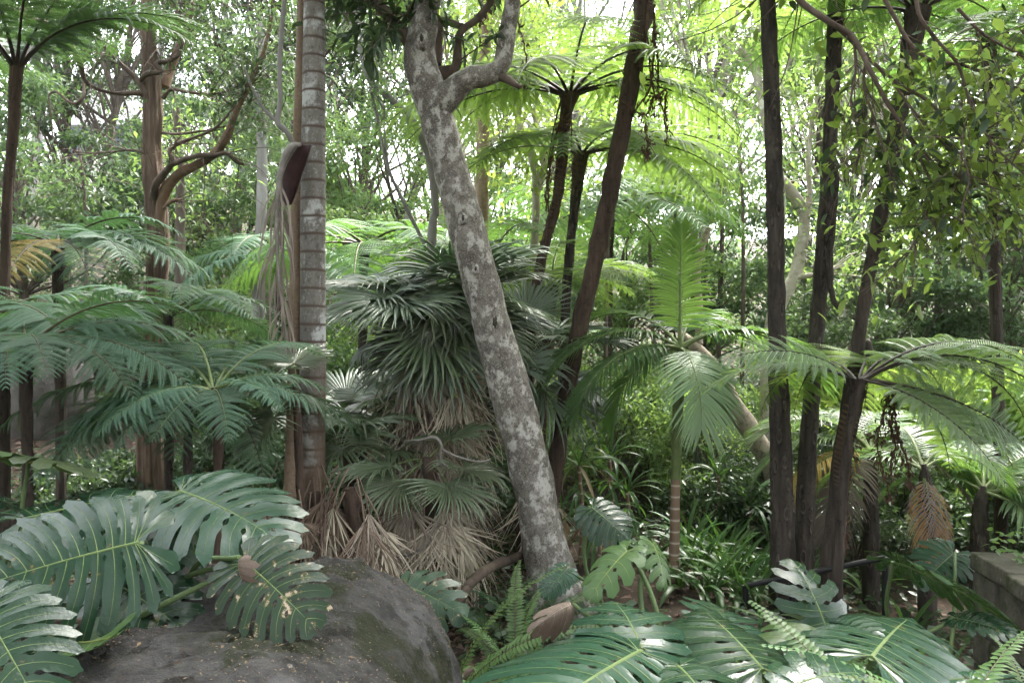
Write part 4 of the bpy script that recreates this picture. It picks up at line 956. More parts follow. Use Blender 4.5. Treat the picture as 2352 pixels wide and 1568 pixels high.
t, pts, b = stem_thing('straight_palm', 'straight brown palm trunk standing behind the mottled leaning tree', 'palm tree', [(1125, -300, 10.5, 26), (1118, 0, 10.5, 27), (1112, 200, 10.5, 29), (1108, 400, 10.5, 31), (1104, 700, 10.5, 32), (1102, 1150, 10.5, 34)], 'bark_thin', 18, .03, 90, rg(.16, .02))
for k in range(9): put('frond', shape('palm_frond', [1, 2, 3][k % 3], 'palm_lime', 'rachis_green'), t, TRS(pts[0] - b, R(40 * k), 0, 0, 2.2))

# the dry sheath and frond hanging beside the slim palm
hb = P(668, 335, 5.82); t = thing('dead_palm_frond', 'dry palm frond with maroon-lined sheath hanging against the slim palm', 'palm frond', hb)
mb = MB(); n = 16; s = np.linspace(0, 1, n)
cen = np.array([P(690 - 30 * math.sin(min(q * 2.2, 1.57)) - 12 * q, 330 + 140 * q, 5.84) for q in s]); wv = .026 + .062 * np.sin(np.pi * np.clip(s * .78 + .15, 0, 1))
th = np.linspace(R(105), R(345), 13); Vs = cen[:, None] + np.stack([np.cos(th)[None] * wv[:, None] * 1.0 + .03, np.sin(th)[None] * wv[:, None] * -.8, 0 * th[None] * wv[:, None]], 2)
mb.add(Vs, grid_faces(n, 13), 0); mb.add(Vs * 1.0 + (cen[:, None] - Vs) * .08, grid_faces(n, 13)[:, ::-1], 1)
put('sheath', mb.mesh('sheath', [MT['sheath_out'], MT['sheath_in']], off=hb), t)
mb = MB(); st, rd = wpath([(690, 332, 5.82, 10), (668, 338, 5.77, 16), (648, 380, 5.77, 14), (638, 460, 5.77, 11), (638, 600, 5.77, 8), (655, 780, 5.77, 4)], 40); tube(mb, st, rd, 8, 1)
rs = np.random.RandomState(12)
for k in range(52):
    i = rs.randint(20, 40); a = st[i]; l = rs.uniform(.3, .7); sx = rs.choice([-1, 1]) * rs.uniform(.02, .15)
    pp = np.array([a, a + [sx * .7, rs.uniform(-.06, .06), -l * .4], a + [sx, rs.uniform(-.1, .1), -l]]); pp = catmull(pp, 6); strip(mb, pp, np.array([.004, .008, .009, .008, .006, .001]), np.array([rs.normal(), -1, .2]), 0)
put('frond', mb.mesh('frond', [MT['palm_dead'], MT['sheath_out']], off=hb), t)
st, rd = wpath([(658, -40, 6.02, 12), (648, 60, 6.02, 11), (642, 150, 6.02, 11), (644, 230, 6.02, 11), (638, 280, 6.02, 12), (660, 305, 6.02, 13), (678, 345, 6.06, 12), (690, 400, 6.1, 10)], 50)
mb = MB(); tube(mb, st, rd, 8, amp=.12, freq=6); q, r2 = wpath([(638, 282, 6.02, 10), (606, 250, 6.02, 8), (580, 205, 6.02, 6), (560, 150, 6.02, 4)], 24); tube(mb, q, r2, 6)
tag(put('bare_branch', mb.mesh('bare_branch', MT['bark_grey'], off=st[0]), M=Matrix.Translation(st[0])), 'pale thin bare branch snaking down to the slim palm', 'branch')

# smaller background stems that stand out
def stem(name, label, ctrl_list, mat, cat='tree', crown=None, sides=12, amp=.1):
    pts, rad = wpath(ctrl_list[0], 60); b = pts[-1].copy(); b[2] = float(ground(b[0], b[1]))
    tt = thing(name, label, cat, b)
    if pts[-1][2] > b[2]: pts = np.vstack([pts, [b[0], b[1], b[2] - .15]]); rad = np.append(rad, rad[-1])
    mb = MB(); tube(mb, pts, rad, sides, amp=amp, freq=4, seed=len(label)); put('trunk', mb.mesh('trunk', MT[mat], off=b), tt); paths = [pts]
    for ct in ctrl_list[1:]:
        q, r2 = wpath(ct, 36); mb = MB(); tube(mb, q, r2, 8, amp=amp, freq=5, seed=3); put('branch', mb.mesh('branch', MT[mat], off=b), tt); paths.append(q)
    if crown:
        rs_ = np.random.RandomState(len(label)); mbt_, mbl_ = MB(), MB(); tip = [q[-14:] if k else q[:12] for k, q in enumerate(paths)]
        s_ = twigs(mbt_, tip, rs_, crown[0], crown[1], 0, .008); a, d, n, l = leaves_on(s_, rs_, crown[2], crown[3]); a = a + rs_.normal(0, crown[1] * .25, a.shape)
        scatter(mbl_, a, d, n, l, l * .4); put('twigs', mbt_.mesh('twigs', MT[mat], off=b), tt); put('crown', mbl_.mesh('crown', MT[crown[4]], off=b), tt)
    return tt
stem('gum_tree', 'smooth grey-white gum trunk left of the slim palm', [[(600, 40, 14, 18), (600, 250, 14, 22), (602, 400, 14, 24), (598, 560, 14, 26), (594, 700, 14, 30), (590, 900, 14, 34)]], 'bark_grey', crown=(60, 1.3, 30, .14, 'leaf_grey'))
stem('twin_stem_tree', 'pale twin-stemmed tree between the mottled and leaning trunks', [[(1195, 300, 10.0, 20), (1222, 360, 10, 20), (1232, 430, 10, 19), (1228, 560, 10, 20), (1220, 700, 10, 22), (1222, 1150, 10, 24)],
     [(1230, 450, 10, 17), (1250, 380, 10, 16), (1240, 330, 10, 14), (1225, 250, 10, 11)], [(1195, 300, 10, 16), (1180, 200, 10, 14), (1170, 60, 10, 10)]], 'bark_pale', crown=(60, .9, 26, .12, 'leaf_yellow'))
stem('crooked_tree', 'crooked pale tree with elbowed limbs between the scarred fern trunks', [[(1796, 415, 10.5, 24), (1826, 455, 10.5, 26), (1848, 500, 10.5, 26), (1836, 590, 10.5, 28), (1824, 640, 10.5, 30), (1790, 700, 10.5, 34), (1770, 780, 10.5, 36), (1760, 1100, 10.5, 40)],
     [(1840, 560, 10.5, 14), (1852, 500, 10.5, 14), (1860, 440, 10.5, 13), (1856, 380, 10.5, 13), (1862, 300, 10.5, 9), (1880, 200, 10.5, 6)], [(1815, 640, 10.5, 16), (1850, 634, 10.4, 13), (1890, 630, 10.3, 9), (1905, 622, 10.3, 4)],
     [(1798, 420, 10.5, 22), (1772, 360, 10.6, 18), (1755, 260, 10.7, 20), (1735, 170, 10.8, 18), (1700, 110, 10.8, 14)], [(1735, 180, 10.8, 10), (1752, 120, 10.8, 9), (1750, 60, 10.8, 6)]], 'bark_pale', crown=(90, 1.0, 26, .12, 'leaf_pale'))
stem('mossy_limb_tree', 'thick pale mossy limb bending down behind the scarred trunk', [[(1560, 760, 9.5, 12), (1600, 800, 9.3, 28), (1640, 850, 9.2, 38), (1690, 940, 9.1, 44), (1740, 1010, 9.0, 44), (1775, 1090, 9.0, 46), (1790, 1250, 9, 50)],
     [(1605, 790, 9.3, 20), (1606, 700, 9.4, 18), (1600, 640, 9.4, 18), (1612, 570, 9.4, 15), (1628, 525, 9.4, 13)]], 'bark_moss')
stem('thin_tree', 'thin bare forked sapling left of the mottled trunk', [[(812, -40, 8.6, 13), (826, 90, 8.6, 15), (850, 180, 8.6, 15), (900, 230, 8.6, 16), (950, 280, 8.6, 18), (985, 360, 8.6, 18), (1000, 480, 8.6, 18), (992, 560, 8.6, 20), (990, 1100, 8.6, 24)],
     [(975, 560, 8.6, 8), (930, 470, 8.6, 9), (890, 380, 8.6, 8), (860, 240, 8.6, 6), (830, 120, 8.6, 4)], [(900, 420, 8.6, 5), (885, 330, 8.6, 4), (882, 230, 8.6, 3)]], 'bark_grey', crown=(30, .5, 14, .09, 'leaf_mid'))
for k, (px, d, w, lab) in enumerate([(198, 13, 10, 'thin straight grey stem left of the stringy trunk'), (470, 15, 15, 'brown stem on the slope right of the stringy trunk'), (488, 15.3, 14, 'brown stem paired with its neighbour on the slope'),
                                     (1540, 12, 10, 'thin dark stem beside the upright feather frond'), (1500, 14, 9, 'thin dark stem left of the upright feather frond'), (1660, 15, 12, 'slim dark stem left of the thick scarred trunk'), (1700, 13, 10, 'slim stem just left of the thick scarred trunk'),
                                     (1400, 11, 10, 'thin stem behind the cane palm leaves'), (2000, 8.6, 16, 'black stem in the shade between right-hand trunks'), (2150, 12, 16, 'brown stem behind the bright right-hand leaves'), (680, 15, 10, 'thin stem behind the slim palm'), (410, 12.2, 26, 'stout grey stem right behind the stringy trunk')]):
    rs = np.random.RandomState(k + 50); j = lambda: rs.normal(0, 10)
    top = {0: 340, 1: 480, 2: 490, 8: 930}.get(k, 250)
    stem('forest_sapling', lab, [[(px + j(), top, d, w * .6), (px + j(), (top + 700) / 2, d, w * .8), (px + j() * .5, 800, d, w), (px, 1000, d, w * 1.1)]], 'bark_fern' if k == 8 else 'bark_brown', crown=None if k == 8 else (26, 1.0, 24, .13, ['leaf_mid', 'leaf_pale'][k % 2]))

# ------------------------------------------------------------------ fan palms
def fan_palm(label, crown, foot_d, fans, dead, L, mat='fan', trunk_w=40):
    px, py, d = crown; c = P(px, py, d); g = float(ground(c[0], c[1])); b = np.array([c[0], c[1], g])
    tt = thing('fan_palm', label, 'fan palm', b, 'fan palms'); rs = np.random.RandomState(int(px))
    pts = catmull([c, (c + b) / 2 + [.03, 0, 0], b - [0, 0, .2]], 40); mb = MB(); tube(mb, pts, np.linspace(.8, 1.1, 40) * trunk_w * K * d / 2, 16, amp=.25, freq=9)
    put('trunk', mb.mesh('trunk', MT['bark_fern_red'], off=b), tt); top = c - b
    for f in fans:
        az, el, sc, v = f[:4]; m_ = f[4] if len(f) > 4 else mat
        dr = np.array([math.cos(R(az)) * math.cos(R(el)), math.sin(R(az)) * math.cos(R(el)), math.sin(R(el))])
        st_ = .62 * sc * L
        zh = np.array([-math.cos(R(az)) * math.sin(R(el)), -math.sin(R(az)) * math.sin(R(el)), math.cos(R(el))]) + rs.normal(0, .12, 3)
        put('fan_leaf', shape('fan_leaf', v, m_, 'rachis_green'), tt, basis(dr - np.array([0, 0, .25]), zh, top + dr * st_, L * sc))
    for (az, h, sc, v, m_) in dead:
        o = np.array([math.cos(R(az)), math.sin(R(az)), 0])
        put('dry_leaf', shape('dry_fan_leaf', v, m_, 'fan_dead_dark'), tt, basis(o * .22 + [0, 0, -1], o + rs.normal(0, .1, 3), [0, 0, h] + o * (.15 + .12 * rs.rand()), L * sc))
    return tt
rs = np.random.RandomState(9)
fans = []
for k in range(14):
    el = [24, 4, -14, -30, -46][k % 5] + rs.uniform(-8, 8); fans.append((k * 137.5, el, rs.uniform(.85, 1.05), [1, 3, 1, 1, 2][k % 5], 'fan' if rs.rand() < .5 else 'fan_blue'))
fans += [(-92, -34, 1.05, 1), (-72, -52, 1.0, 1, 'fan_blue'), (-108, -56, 1.0, 1), (-125, -2, 1.0, 3, 'fan_blue'), (-155, -5, 1.05, 3, 'fan_blue'), (-60, -25, .95, 1), (-170, 14, 1.0, 3), (-15, -2, 1.0, 3)]
dead = [(rs.rand() * 360, rs.uniform(.3, 1.85), rs.uniform(.9, 1.25), k % 4, 'fan_dead' if rs.rand() < .62 else 'fan_dead_dark') for k in range(30)]
dead += [(-90 + 70 * math.sin(k * 2.3), .6 + .05 * k, 1.15, k % 4, 'fan_dead' if k % 4 else 'fan_dead_dark') for k in range(30)]
fan_palm('tall fan palm with a big green crown above a skirt of dry leaves', (1000, 690, 7.2), 7.2, fans, dead, .76)
fans2 = [(a_, e_, .86, v_) for a_, e_, v_ in ((-170, -12, 4), (-135, -30, 4), (-20, -14, 2), (-50, -34, 4), (60, 20, 1))]
dead2 = [(rs.uniform(-190, 10), rs.uniform(.1, .95), rs.uniform(.9, 1.3), k % 4, 'fan_dead') for k in range(26)]
fan_palm('short dark fan palm in front of the dry skirt with a lichen twig across it', (985, 1050, 6.3), 6.3, fans2, dead2, .58)
dead3 = [(-90 + rs.uniform(-90, 90), rs.uniform(.75, 1.02), rs.uniform(.75, 1.0), k % 4, 'fan_dead' if k % 3 else 'fan_dead_dark') for k in range(12)]
fan_palm('leafless fan palm head with hanging straw leaves right of the ringed palm foot', (806, 1120, 5.6), 5.6, [], dead3, .66)
dead4 = [(-90 + rs.uniform(-100, 100), rs.uniform(.75, 1.0), rs.uniform(.7, .9), k % 4, 'fan_dead_dark') for k in range(8)]
fan_palm('dark brown withered fan palm head before the ringed palm foot', (722, 1130, 5.7), 5.7, [], dead4, .62)
fan_palm('small fan palm leaning out left of the slim palm trunk', (680, 880, 5.5), 5.5, [(185, -40, .9, 4), (200, -12, .7, 1), (165, 15, .7, 3), (-140, -55, .8, 2), (110, 40, .6, 3)], [(-120, 1.1, .8, 1, 'fan_dead_dark'), (-60, .9, .8, 2, 'fan_dead_dark')], .56, trunk_w=22)
fan_palm('shaded fan palm low behind the ringed palm and dry skirt', (800, 985, 7.2), 7.2, [(k * 137.5, [40, 10, -15][k % 3], .9, [3, 1, 2][k % 3]) for k in range(11)], [], .75)
fan_palm('fan palm behind the mottled trunk with leaves drooping right of it', (1200, 800, 7.6), 7.6, [(-20, -35, 1.0, 2), (0, 5, 1.0, 1), (-60, -45, 1.1, 4), (40, 20, .9, 0), (120, 30, .9, 3), (170, -10, 1, 1), (-100, -20, .9, 1), (80, 60, .8, 0), (-150, 10, .9, 3)], [(-60, .9, 1, 1, 'fan_dead'), (-30, .7, 1, 2, 'fan_dead')], .75, 'fan_blue')

# ------------------------------------------------------------------ feather palms
def feather_palm(label, crown, trunk, mat_trunk, fronds, L, shaft=None):
    pts, rad = wpath(trunk, 60); b = pts[-1].copy(); b[2] = float(ground(b[0], b[1]))
    if pts[-1][2] > b[2]: pts = np.vstack([pts, [b[0], b[1], b[2] - .1]]); rad = np.append(rad, rad[-1])
    tt = thing('feather_palm', label, 'palm', b, 'feather palms')
    mb = MB(); tube(mb, pts, rad, 18, amp=.03, ring=rg(.1, .05)); put('trunk', mb.mesh('trunk', MT[mat_trunk], off=b), tt)
    if shaft:
        q, r2 = wpath(shaft, 24); mb = MB(); tube(mb, q, r2, 18, amp=.02); put('crownshaft', mb.mesh('crownshaft', MT['rachis_green'], off=b), tt)
    c = P(*crown) - b
    for f in fronds:
        az, v, sc = f[:3]; m_ = f[3] if len(f) > 3 else 'palm'; roll = f[4] if len(f) > 4 else 0
        lab = {'palm_yellow': 'yellowing frond', 'palm_dead': 'withered frond', 'palm_pale': 'silvery drooping frond'}.get(m_)
        put('frond', shape('palm_frond', v, m_, 'rachis_green'), tt, TRS(c, R(az), 0, R(roll), L * sc), label=lab)
    return tt
feather_palm('young cane palm with one upright frond and a ringed brown stem', (1562, 800, 7.0), [(1556, 960, 7, 19), (1552, 1100, 7, 20), (1550, 1200, 7, 22), (1547, 1360, 7, 24)], 'bark_cane',
   [(80, 0, .86, 'palm_lime', 0), (-84, 4, .68, 'palm_pale'), (-60, 4, .55, 'palm_pale'), (2, 2, 1.05), (-14, 2, 1.1), (25, 2, 1.0), (168, 2, 1.05, 'palm', 0), (190, 2, 1.0), (140, 1, .9), (60, 1, .9), (205, 3, .95), (-170, 4, .7)], 1.4, shaft=[(1564, 790, 7, 12), (1562, 840, 7, 24), (1556, 960, 7, 24), (1554, 1040, 7, 23), (1552, 1100, 7, 21.5)])
feather_palm('shaded palm with yellow and withered fronds behind the right-hand fern', (2000, 1040, 7.4), [(2000, 1030, 7.4, 10), (2000, 1060, 7.4, 26), (2000, 1150, 7.4, 32), (2000, 1300, 7.4, 40)], 'bark_fern',
   [(170, 2, .95, 'palm_pale'), (150, 1, .95, 'palm'), (195, 3, .9, 'palm_yellow'), (215, 4, .8, 'palm_dead'), (30, 1, 1, 'palm_pale'), (60, 1, 1), (100, 1, 1), (-20, 3, .8, 'palm_dead'), (0, 2, .9, 'palm'), (120, 1, 1, 'palm_pale'), (185, 1, 1.0, 'palm_pale')], 1.25)
feather_palm('palm with orange dying frond hanging at the right', (2120, 1080, 6.6), [(2122, 1065, 6.6, 10), (2126, 1110, 6.6, 30), (2130, 1180, 6.6, 36), (2130, 1300, 6.6, 42)], 'bark_fern',
   [(-95, 5, .62, 'palm_yellow'), (-70, 5, .55, 'palm_dead'), (-110, 5, .5, 'palm_dead'), (80, 1, 1), (110, 2, 1), (45, 2, 1), (150, 2, .8, 'palm'), (20, 2, .9)], 1.15)
feather_palm('palm with long drooping fronds at the right edge above the stone wall', (2260, 1130, 7.0), [(2258, 1115, 7.0, 10), (2254, 1150, 7.0, 30), (2250, 1200, 7.0, 36), (2250, 1320, 7.0, 44)], 'bark_fern',
   [(-10, 2, 1.0), (-30, 3, 1.0), (15, 2, 1.1), (-55, 4, .9), (-25, 4, .9, 'palm_pale'), (60, 1, 1), (100, 1, 1), (140, 2, .8), (40, 2, 1), (5, 1, 1.1), (-5, 3, 1.0)], 1.3)

# ------------------------------------------------------------------ near tree with bright leaves at the upper right
base = np.array([4.9, 6.6, 0.0]); base[2] = ground(4.9, 6.6)
t = thing('bright_leaf_tree', 'overhanging tree with arching dark branches and bright backlit leaves at the upper right', 'tree', base)
limb('trunk', [(2560, 1400, 6.6, 60), (2540, 900, 6.5, 52), (2520, 300, 6.3, 46), (2440, -160, 6.0, 40), (2200, -330, 5.8, 34), (1980, -260, 5.6, 28), (1835, -90, 5.5, 24)], 'bark_limb', t, base, 14, .12, 90, 4, 2)
BR = [[(1800, -60, 5.5, 15.6), (1835, 0, 5.5, 15.6), (1900, 48, 5.4, 14.8), (1960, 88, 5.4, 13.3), (2000, 165, 5.3, 10.9), (2040, 240, 5.3, 9.36), (2080, 300, 5.3, 7.02), (2140, 420, 5.3, 5.46), (2180, 500, 5.3, 3.9)],
      [(1860, 20, 5.5, 10.1), (1930, 70, 5.5, 9.36), (1990, 130, 5.5, 8.58), (2060, 190, 5.4, 7.8), (2140, 240, 5.4, 6.24), (2220, 330, 5.3, 4.68), (2300, 410, 5.3, 3.9), (2360, 440, 5.3, 2.34)],
      [(2010, -40, 5.2, 10.9), (2060, 50, 5.2, 10.1), (2090, 100, 5.2, 9.36), (2140, 140, 5.2, 9.36), (2210, 150, 5.2, 7.8), (2290, 180, 5.2, 6.24), (2370, 220, 5.2, 4.68)],
      [(2100, -60, 4.9, 9.36), (2110, 30, 4.9, 8.58), (2150, 90, 4.9, 7.8), (2200, 150, 4.9, 7.02), (2230, 240, 4.9, 6.24), (2280, 330, 4.9, 4.68), (2352, 400, 4.9, 3.12)],
      [(1990, 130, 5.4, 7.02), (1985, 200, 5.4, 6.24), (2010, 280, 5.4, 5.46), (2040, 380, 5.4, 4.68), (2050, 440, 5.4, 3.12)],
      [(2050, 190, 5.3, 6.24), (2110, 270, 5.3, 5.46), (2180, 340, 5.2, 4.68), (2260, 370, 5.2, 3.9), (2350, 375, 5.2, 3.12)],
      [(2080, 300, 5.3, 5.46), (2140, 370, 5.3, 4.68), (2210, 410, 5.3, 3.9), (2280, 470, 5.3, 3.12), (2352, 540, 5.3, 2.34)],
      [(2200, 20, 4.8, 7.8), (2260, 80, 4.8, 7.02), (2330, 120, 4.8, 5.46), (2400, 160, 4.8, 3.9)],
      [(1960, 88, 5.4, 6.24), (1965, 160, 5.4, 5.46), (1955, 240, 5.4, 4.68), (1975, 330, 5.4, 3.12), (1965, 400, 5.4, 2.34)],
      [(2140, 420, 5.3, 3.9), (2130, 480, 5.3, 3.9), (2100, 560, 5.3, 3.12), (2060, 600, 5.3, 2.34)],
      [(2230, 240, 4.9, 4.68), (2210, 330, 4.9, 3.9), (2225, 420, 4.9, 3.12), (2200, 500, 4.9, 2.34)]]
pr = []
for k, ct in enumerate(BR):
    o, pts, rad = limb('branch', ct, 'bark_limb', t, base, 9, .1, 50, 6, k); pr.append(pts)
rs = np.random.RandomState(77); mbt = MB()
sh = twigs(mbt, pr, rs, 210, .42, -.15, .0045, (.15, 0, -.1)); sh += twigs(mbt, sh[:60], rs, 120, .3, -.2, .003); sh += twigs(mbt, [wpath([(2520, 300, 6.3, 46), (2440, -160, 6.0, 40), (2200, -330, 5.8, 34), (1980, -260, 5.6, 28), (1835, -90, 5.5, 24)], 40)[0]], rs, 90, 1.0, .1, .006)
put('twigs', mbt.mesh('twigs', MT['bark_limb'], off=base), t)
p_, d_, n_, l_ = leaves_on(sh, rs, 9, .108, .8, .12)
p_[:, 1] += rs.uniform(-.05, .55, len(p_))
sx_ = p_[:, 0] / (K * p_[:, 1]) + 1176; sy_ = 784 - (p_[:, 2] - EYE) / (K * p_[:, 1])
kp = rs.rand(len(p_)) < np.clip((sx_ - 1850) / 260, .18, .9) * np.clip((800 - sy_) / 420, .2, 1); p_, d_, n_, l_ = p_[kp], d_[kp], n_[kp], l_[kp]
order = np.argsort(p_[:, 1] + rs.rand(len(p_)) * 1.2); big = order[:290]; rest = order[290:]
lm = {}
for v in range(4):
    for mt_ in ('leaf_bright', 'leaf_dark'):
        T = LEAF6[0].copy(); T[:, 2] += (.04 * v - .06) * np.sin(T[:, 0] * 3.1); T[:, 1] *= [.44, .5, .4, .54][v]
        q = MB(); q.add(T, LEAF6[1]); lm[v, mt_] = q.mesh('leaf', MT[mt_])
for k in big:
    put('leaf', lm[int(rs.randint(4)), 'leaf_bright' if rs.rand() < .72 else 'leaf_dark'], t, basis(d_[k], n_[k], p_[k] - base, float(l_[k])))
mb = MB(); dk = rs.rand(len(rest)) < .25
for mi, selm in ((0, ~dk), (1, dk)):
    rr_ = rest[selm]; scatter(mb, p_[rr_], d_[rr_], n_[rr_], l_[rr_], l_[rr_] * .46, LEAF6, mi)
put('leaves', mb.mesh('leaves', [MT['leaf_bright'], MT['leaf_dark']], off=base), t, kind='stuff')

# ------------------------------------------------------------------ monsteras
def monstera_plant(label, root, leaves):
    r = np.asarray(root, float); r[2] = float(ground(r[0], r[1])); tt = thing('monstera', label, 'monstera', r, 'monstera plants')
    mb = MB(); st_ = catmull([r - [0, 0, .06], r + [.06, .05, .1], r + [.2, .12, .16]], 10); tube(mb, st_, np.linspace(.035, .028, 10), 9, amp=.15, freq=8)
    put('stem', mb.mesh('stem', MT['bark_limb'], off=r), tt)
    for lf in leaves:
        b, e, nh, v = lf[:4]; m_ = lf[4] if len(lf) > 4 else 'monstera'; lab = lf[5] if len(lf) > 5 else None
        b = P(*b); e = P(*e); x = e - b
        ve = 'vein_under' if m_ == 'monstera_under' else ('fan_dead' if m_ == 'monstera_dead' else 'vein')
        o = put('leaf', shape('curled_leaf' if m_ == 'monstera_dead' else 'monstera_leaf', v, m_, ve), tt, basis(x, nh, b - r, float(np.linalg.norm(x))), label=lab)
        mb = MB(); mid = (b + r) / 2 + nrm(b - r) * .0 + np.array([0, 0, .12]) - nrm(x) * .12
        q = catmull([r + [.1, .06, .1], mid, b - nrm(x) * .02 - np.array([0, 0, .005])], 18); tube(mb, q, np.linspace(.014, .009, 18), 8)
        put('petiole', mb.mesh('petiole', MT['petiole'], off=r), tt)
    return tt
UP = np.array([0, -.55, 1.0])
monstera_plant('monstera with huge split leaves spreading over the boulder at the lower left', P(120, 1500, 3.3), [
    ((312, 1246, 2.95), (-90, 1335, 2.72), (0, -.85, .75), 0),
    ((60, 1190, 3.5), (390, 1100, 3.9), (-.1, -.5, 1), 2),
    ((415, 1128, 3.5), (650, 1195, 3.2), (.1, -.42, 1), 1),
    ((10, 1150, 3.9), (-180, 1100, 3.6), (-.2, -.6, 1), 4),
    ((-40, 1400, 2.5), (90, 1600, 2.3), (.3, -.6, .8), 1),
    ((310, 1180, 3.3), (415, 1400, 3.1), (.5, -.5, .8), 3),
    ((140, 1470, 2.8), (285, 1500, 2.65), (.2, .2, -1), 5, 'monstera_under'),
    ((70, 1060, 3.9), (200, 1040, 3.7), (0, .34, 1), 5, 'monstera_under', 'young leaf seen edge-on'),
    ((-30, 1050, 3.9), (90, 1020, 3.8), (0, .36, 1), 5, 'monstera_under'),
    ((330, 1160, 3.5), (395, 1240, 3.35), (.8, -.5, .4), 3),
    ((250, 1330, 3.2), (420, 1420, 3.0), (.3, -.6, .8), 4)])
monstera_plant('monstera with one scorched leaf reaching over the top of the boulder', P(330, 1440, 3.4), [
    ((565, 1292, 3.05), (715, 1415, 2.85), (.3, -.85, .6), 1, 'monstera_worn', 'leaf with pale scorched patches'),
    ((548, 1288, 3.0), (540, 1350, 2.97), (-.9, -.4, .2), 5, 'monstera_dead', 'curled brown withered leaf')])
monstera_plant('large monstera at the bottom centre with a broad glossy leaf facing the camera', P(1500, 1560, 3.1), [
    ((1468, 1495, 2.75), (1190, 1630, 2.2), (-.05, -.4, 1), 2),
    ((1472, 1485, 2.85), (1410, 1318, 3.25), (.1, -.8, .6), 3),
    ((1560, 1530, 2.7), (1690, 1640, 2.3), (.1, -.6, .9), 3),
    ((1440, 1265, 3.5), (1345, 1350, 3.35), (-.3, -.3, 1), 5, 'monstera_under', 'curling yellow-green leaf'),
    ((1500, 1250, 3.6), (1545, 1330, 3.45), (.6, -.4, .6), 3, 'monstera_under'),
    ((1310, 1388, 3.4), (1248, 1412, 3.3), (.0, -.7, .6), 4, 'monstera_dead', 'dry pale curled leaf')])
monstera_plant('monstera right of the bottom centre with two broad holed leaves', P(1760, 1560, 3.0), [
    ((1750, 1533, 2.75), (1612, 1368, 3.25), (.2, -.5, .9), 2),
    ((1830, 1570, 2.5), (2000, 1500, 2.6), (-.2, -.5, 1), 3),
    ((1690, 1470, 3.2), (1640, 1352, 3.6), (.3, -.5, .9), 4)])
monstera_plant('monstera with an upright hand-shaped young leaf before the dark trunks', P(1890, 1520, 3.6), [
    ((1895, 1435, 3.3), (1840, 1262, 3.5), (.2, -.95, .35), 3),
    ((1905, 1440, 3.3), (2010, 1440, 3.1), (.1, -.6, .8), 4),
    ((1890, 1440, 3.3), (1750, 1480, 3.1), (-.2, -.3, .9), 5, 'monstera_under')])
monstera_plant('monstera at the lower right with a wide ribbed leaf across the corner', P(2010, 1560, 3.2), [
    ((2004, 1505, 2.9), (2100, 1380, 3.5), (.05, -.25, 1), 2),
    ((2230, 1560, 2.9), (2400, 1600, 2.7), (.1, -.5, 1), 1),
    ((2200, 1420, 3.8), (2330, 1440, 3.6), (.1, -.4, 1), 4)])
monstera_plant('monstera by the stone wall with a long leaf seen edge-on', P(2140, 1500, 4.2), [
    ((2060, 1290, 4.1), (2370, 1400, 3.8), (.2, .32, .85), 1), ((2190, 1270, 5.5), (2120, 1330, 5.3), (-.3, -.7, .6), 4)])
monstera_plant('monstera with a pale shiny leaf behind the foot of the mottled tree', P(1390, 1330, 4.9), [
    ((1360, 1165, 4.9), (1440, 1228, 4.7), (-.2, -.6, .9), 2), ((1300, 1310, 4.6), (1245, 1360, 4.5), (-.3, -.6, .8), 1)])
monstera_plant('dying monstera with a pale torn leaf below the dry skirt', P(1000, 1500, 4.3), [
    ((935, 1345, 4.3), (1050, 1385, 4.1), (.1, -.75, .7), 3, 'monstera_worn', 'torn leaf bleached in patches')])
monstera_plant('monstera in deep shade behind the boulder under the small ferns', P(470, 1250, 5.2), [
    ((450, 1210, 5.2), (380, 1280, 5.0), (-.2, -.6, .9), 4), ((560, 1210, 5.2), (640, 1260, 5.0), (.2, -.6, .9), 1), ((480, 1160, 5.6), (560, 1150, 5.5), (.1, -.5, 1), 2), ((640, 1180, 5.8), (600, 1260, 5.5), (-.2, -.7, .8), 4)])

# ------------------------------------------------------------------ strap-leaved clumps and cordylines
def clump(name, label, cat, px, d, L, kind, mat, n, group, stemh=0.0, dz=0, vs=(0, 1, 2, 3), dry=0, seed=0):
    x = (px - 1176) * K * d; g = float(ground(x, d)); tt = thing(name, label, cat, (x, d, g), group); rs_ = np.random.RandomState(int(px * 7 + d * 100) + seed)
    if stemh:
        mb = MB(); tube(mb, catmull([(0, 0, -.1), (.03, 0, stemh * .5), (0, .02, stemh)], 14), np.linspace(.022, .018, 14), 8, amp=.1, freq=9); put('stem', mb.mesh('stem', MT['bark_cane']), tt)
    for k in range(n):
        m_ = 'strap_dry' if k < dry else mat
        put('leaf', shape(kind, vs[k % len(vs)] if k >= dry else vs[-1], m_, None), tt, TRS((0, 0, stemh * (1 - .25 * (k % 4 == 3))), k * 2.4 + rs_.uniform(-.3, .3), rs_.normal(0, .12), rs_.normal(0, .15), L * rs_.uniform(.8, 1.15)), label='dry leaf' if k < dry else None)
    return tt
rs = np.random.RandomState(14); used = []
CL = 'strap-leaved plants massed under the cane palm'
rows = [(1580, 1745, 7.6, 8), (1585, 1790, 8.2, 7), (1570, 1760, 8.8, 7), (1600, 1720, 7.1, 5), (1575, 1735, 6.6, 6)]
ROWN = ['middle row', 'third row', 'back row', 'short row', 'front row']; ORD = ['leftmost', 'second from the left', 'third from the left', 'fourth from the left', 'fifth from the left', 'sixth from the left', 'seventh from the left', 'rightmost']
for ri, (x0, x1, d, n) in enumerate(rows):
    for k in range(n): clump('strap_leaf_plant', 'strap-leaved clump right of cane palm, ' + (ORD[k] if k < n - 1 else 'rightmost') + ' in the ' + ROWN[ri], 'plant', x0 + (x1 - x0) * k / (n - 1) + rs.uniform(-12, 12), d + rs.uniform(-.2, .2), rs.uniform(.42, .58), 'strap_leaf', 'strap', 11, CL)
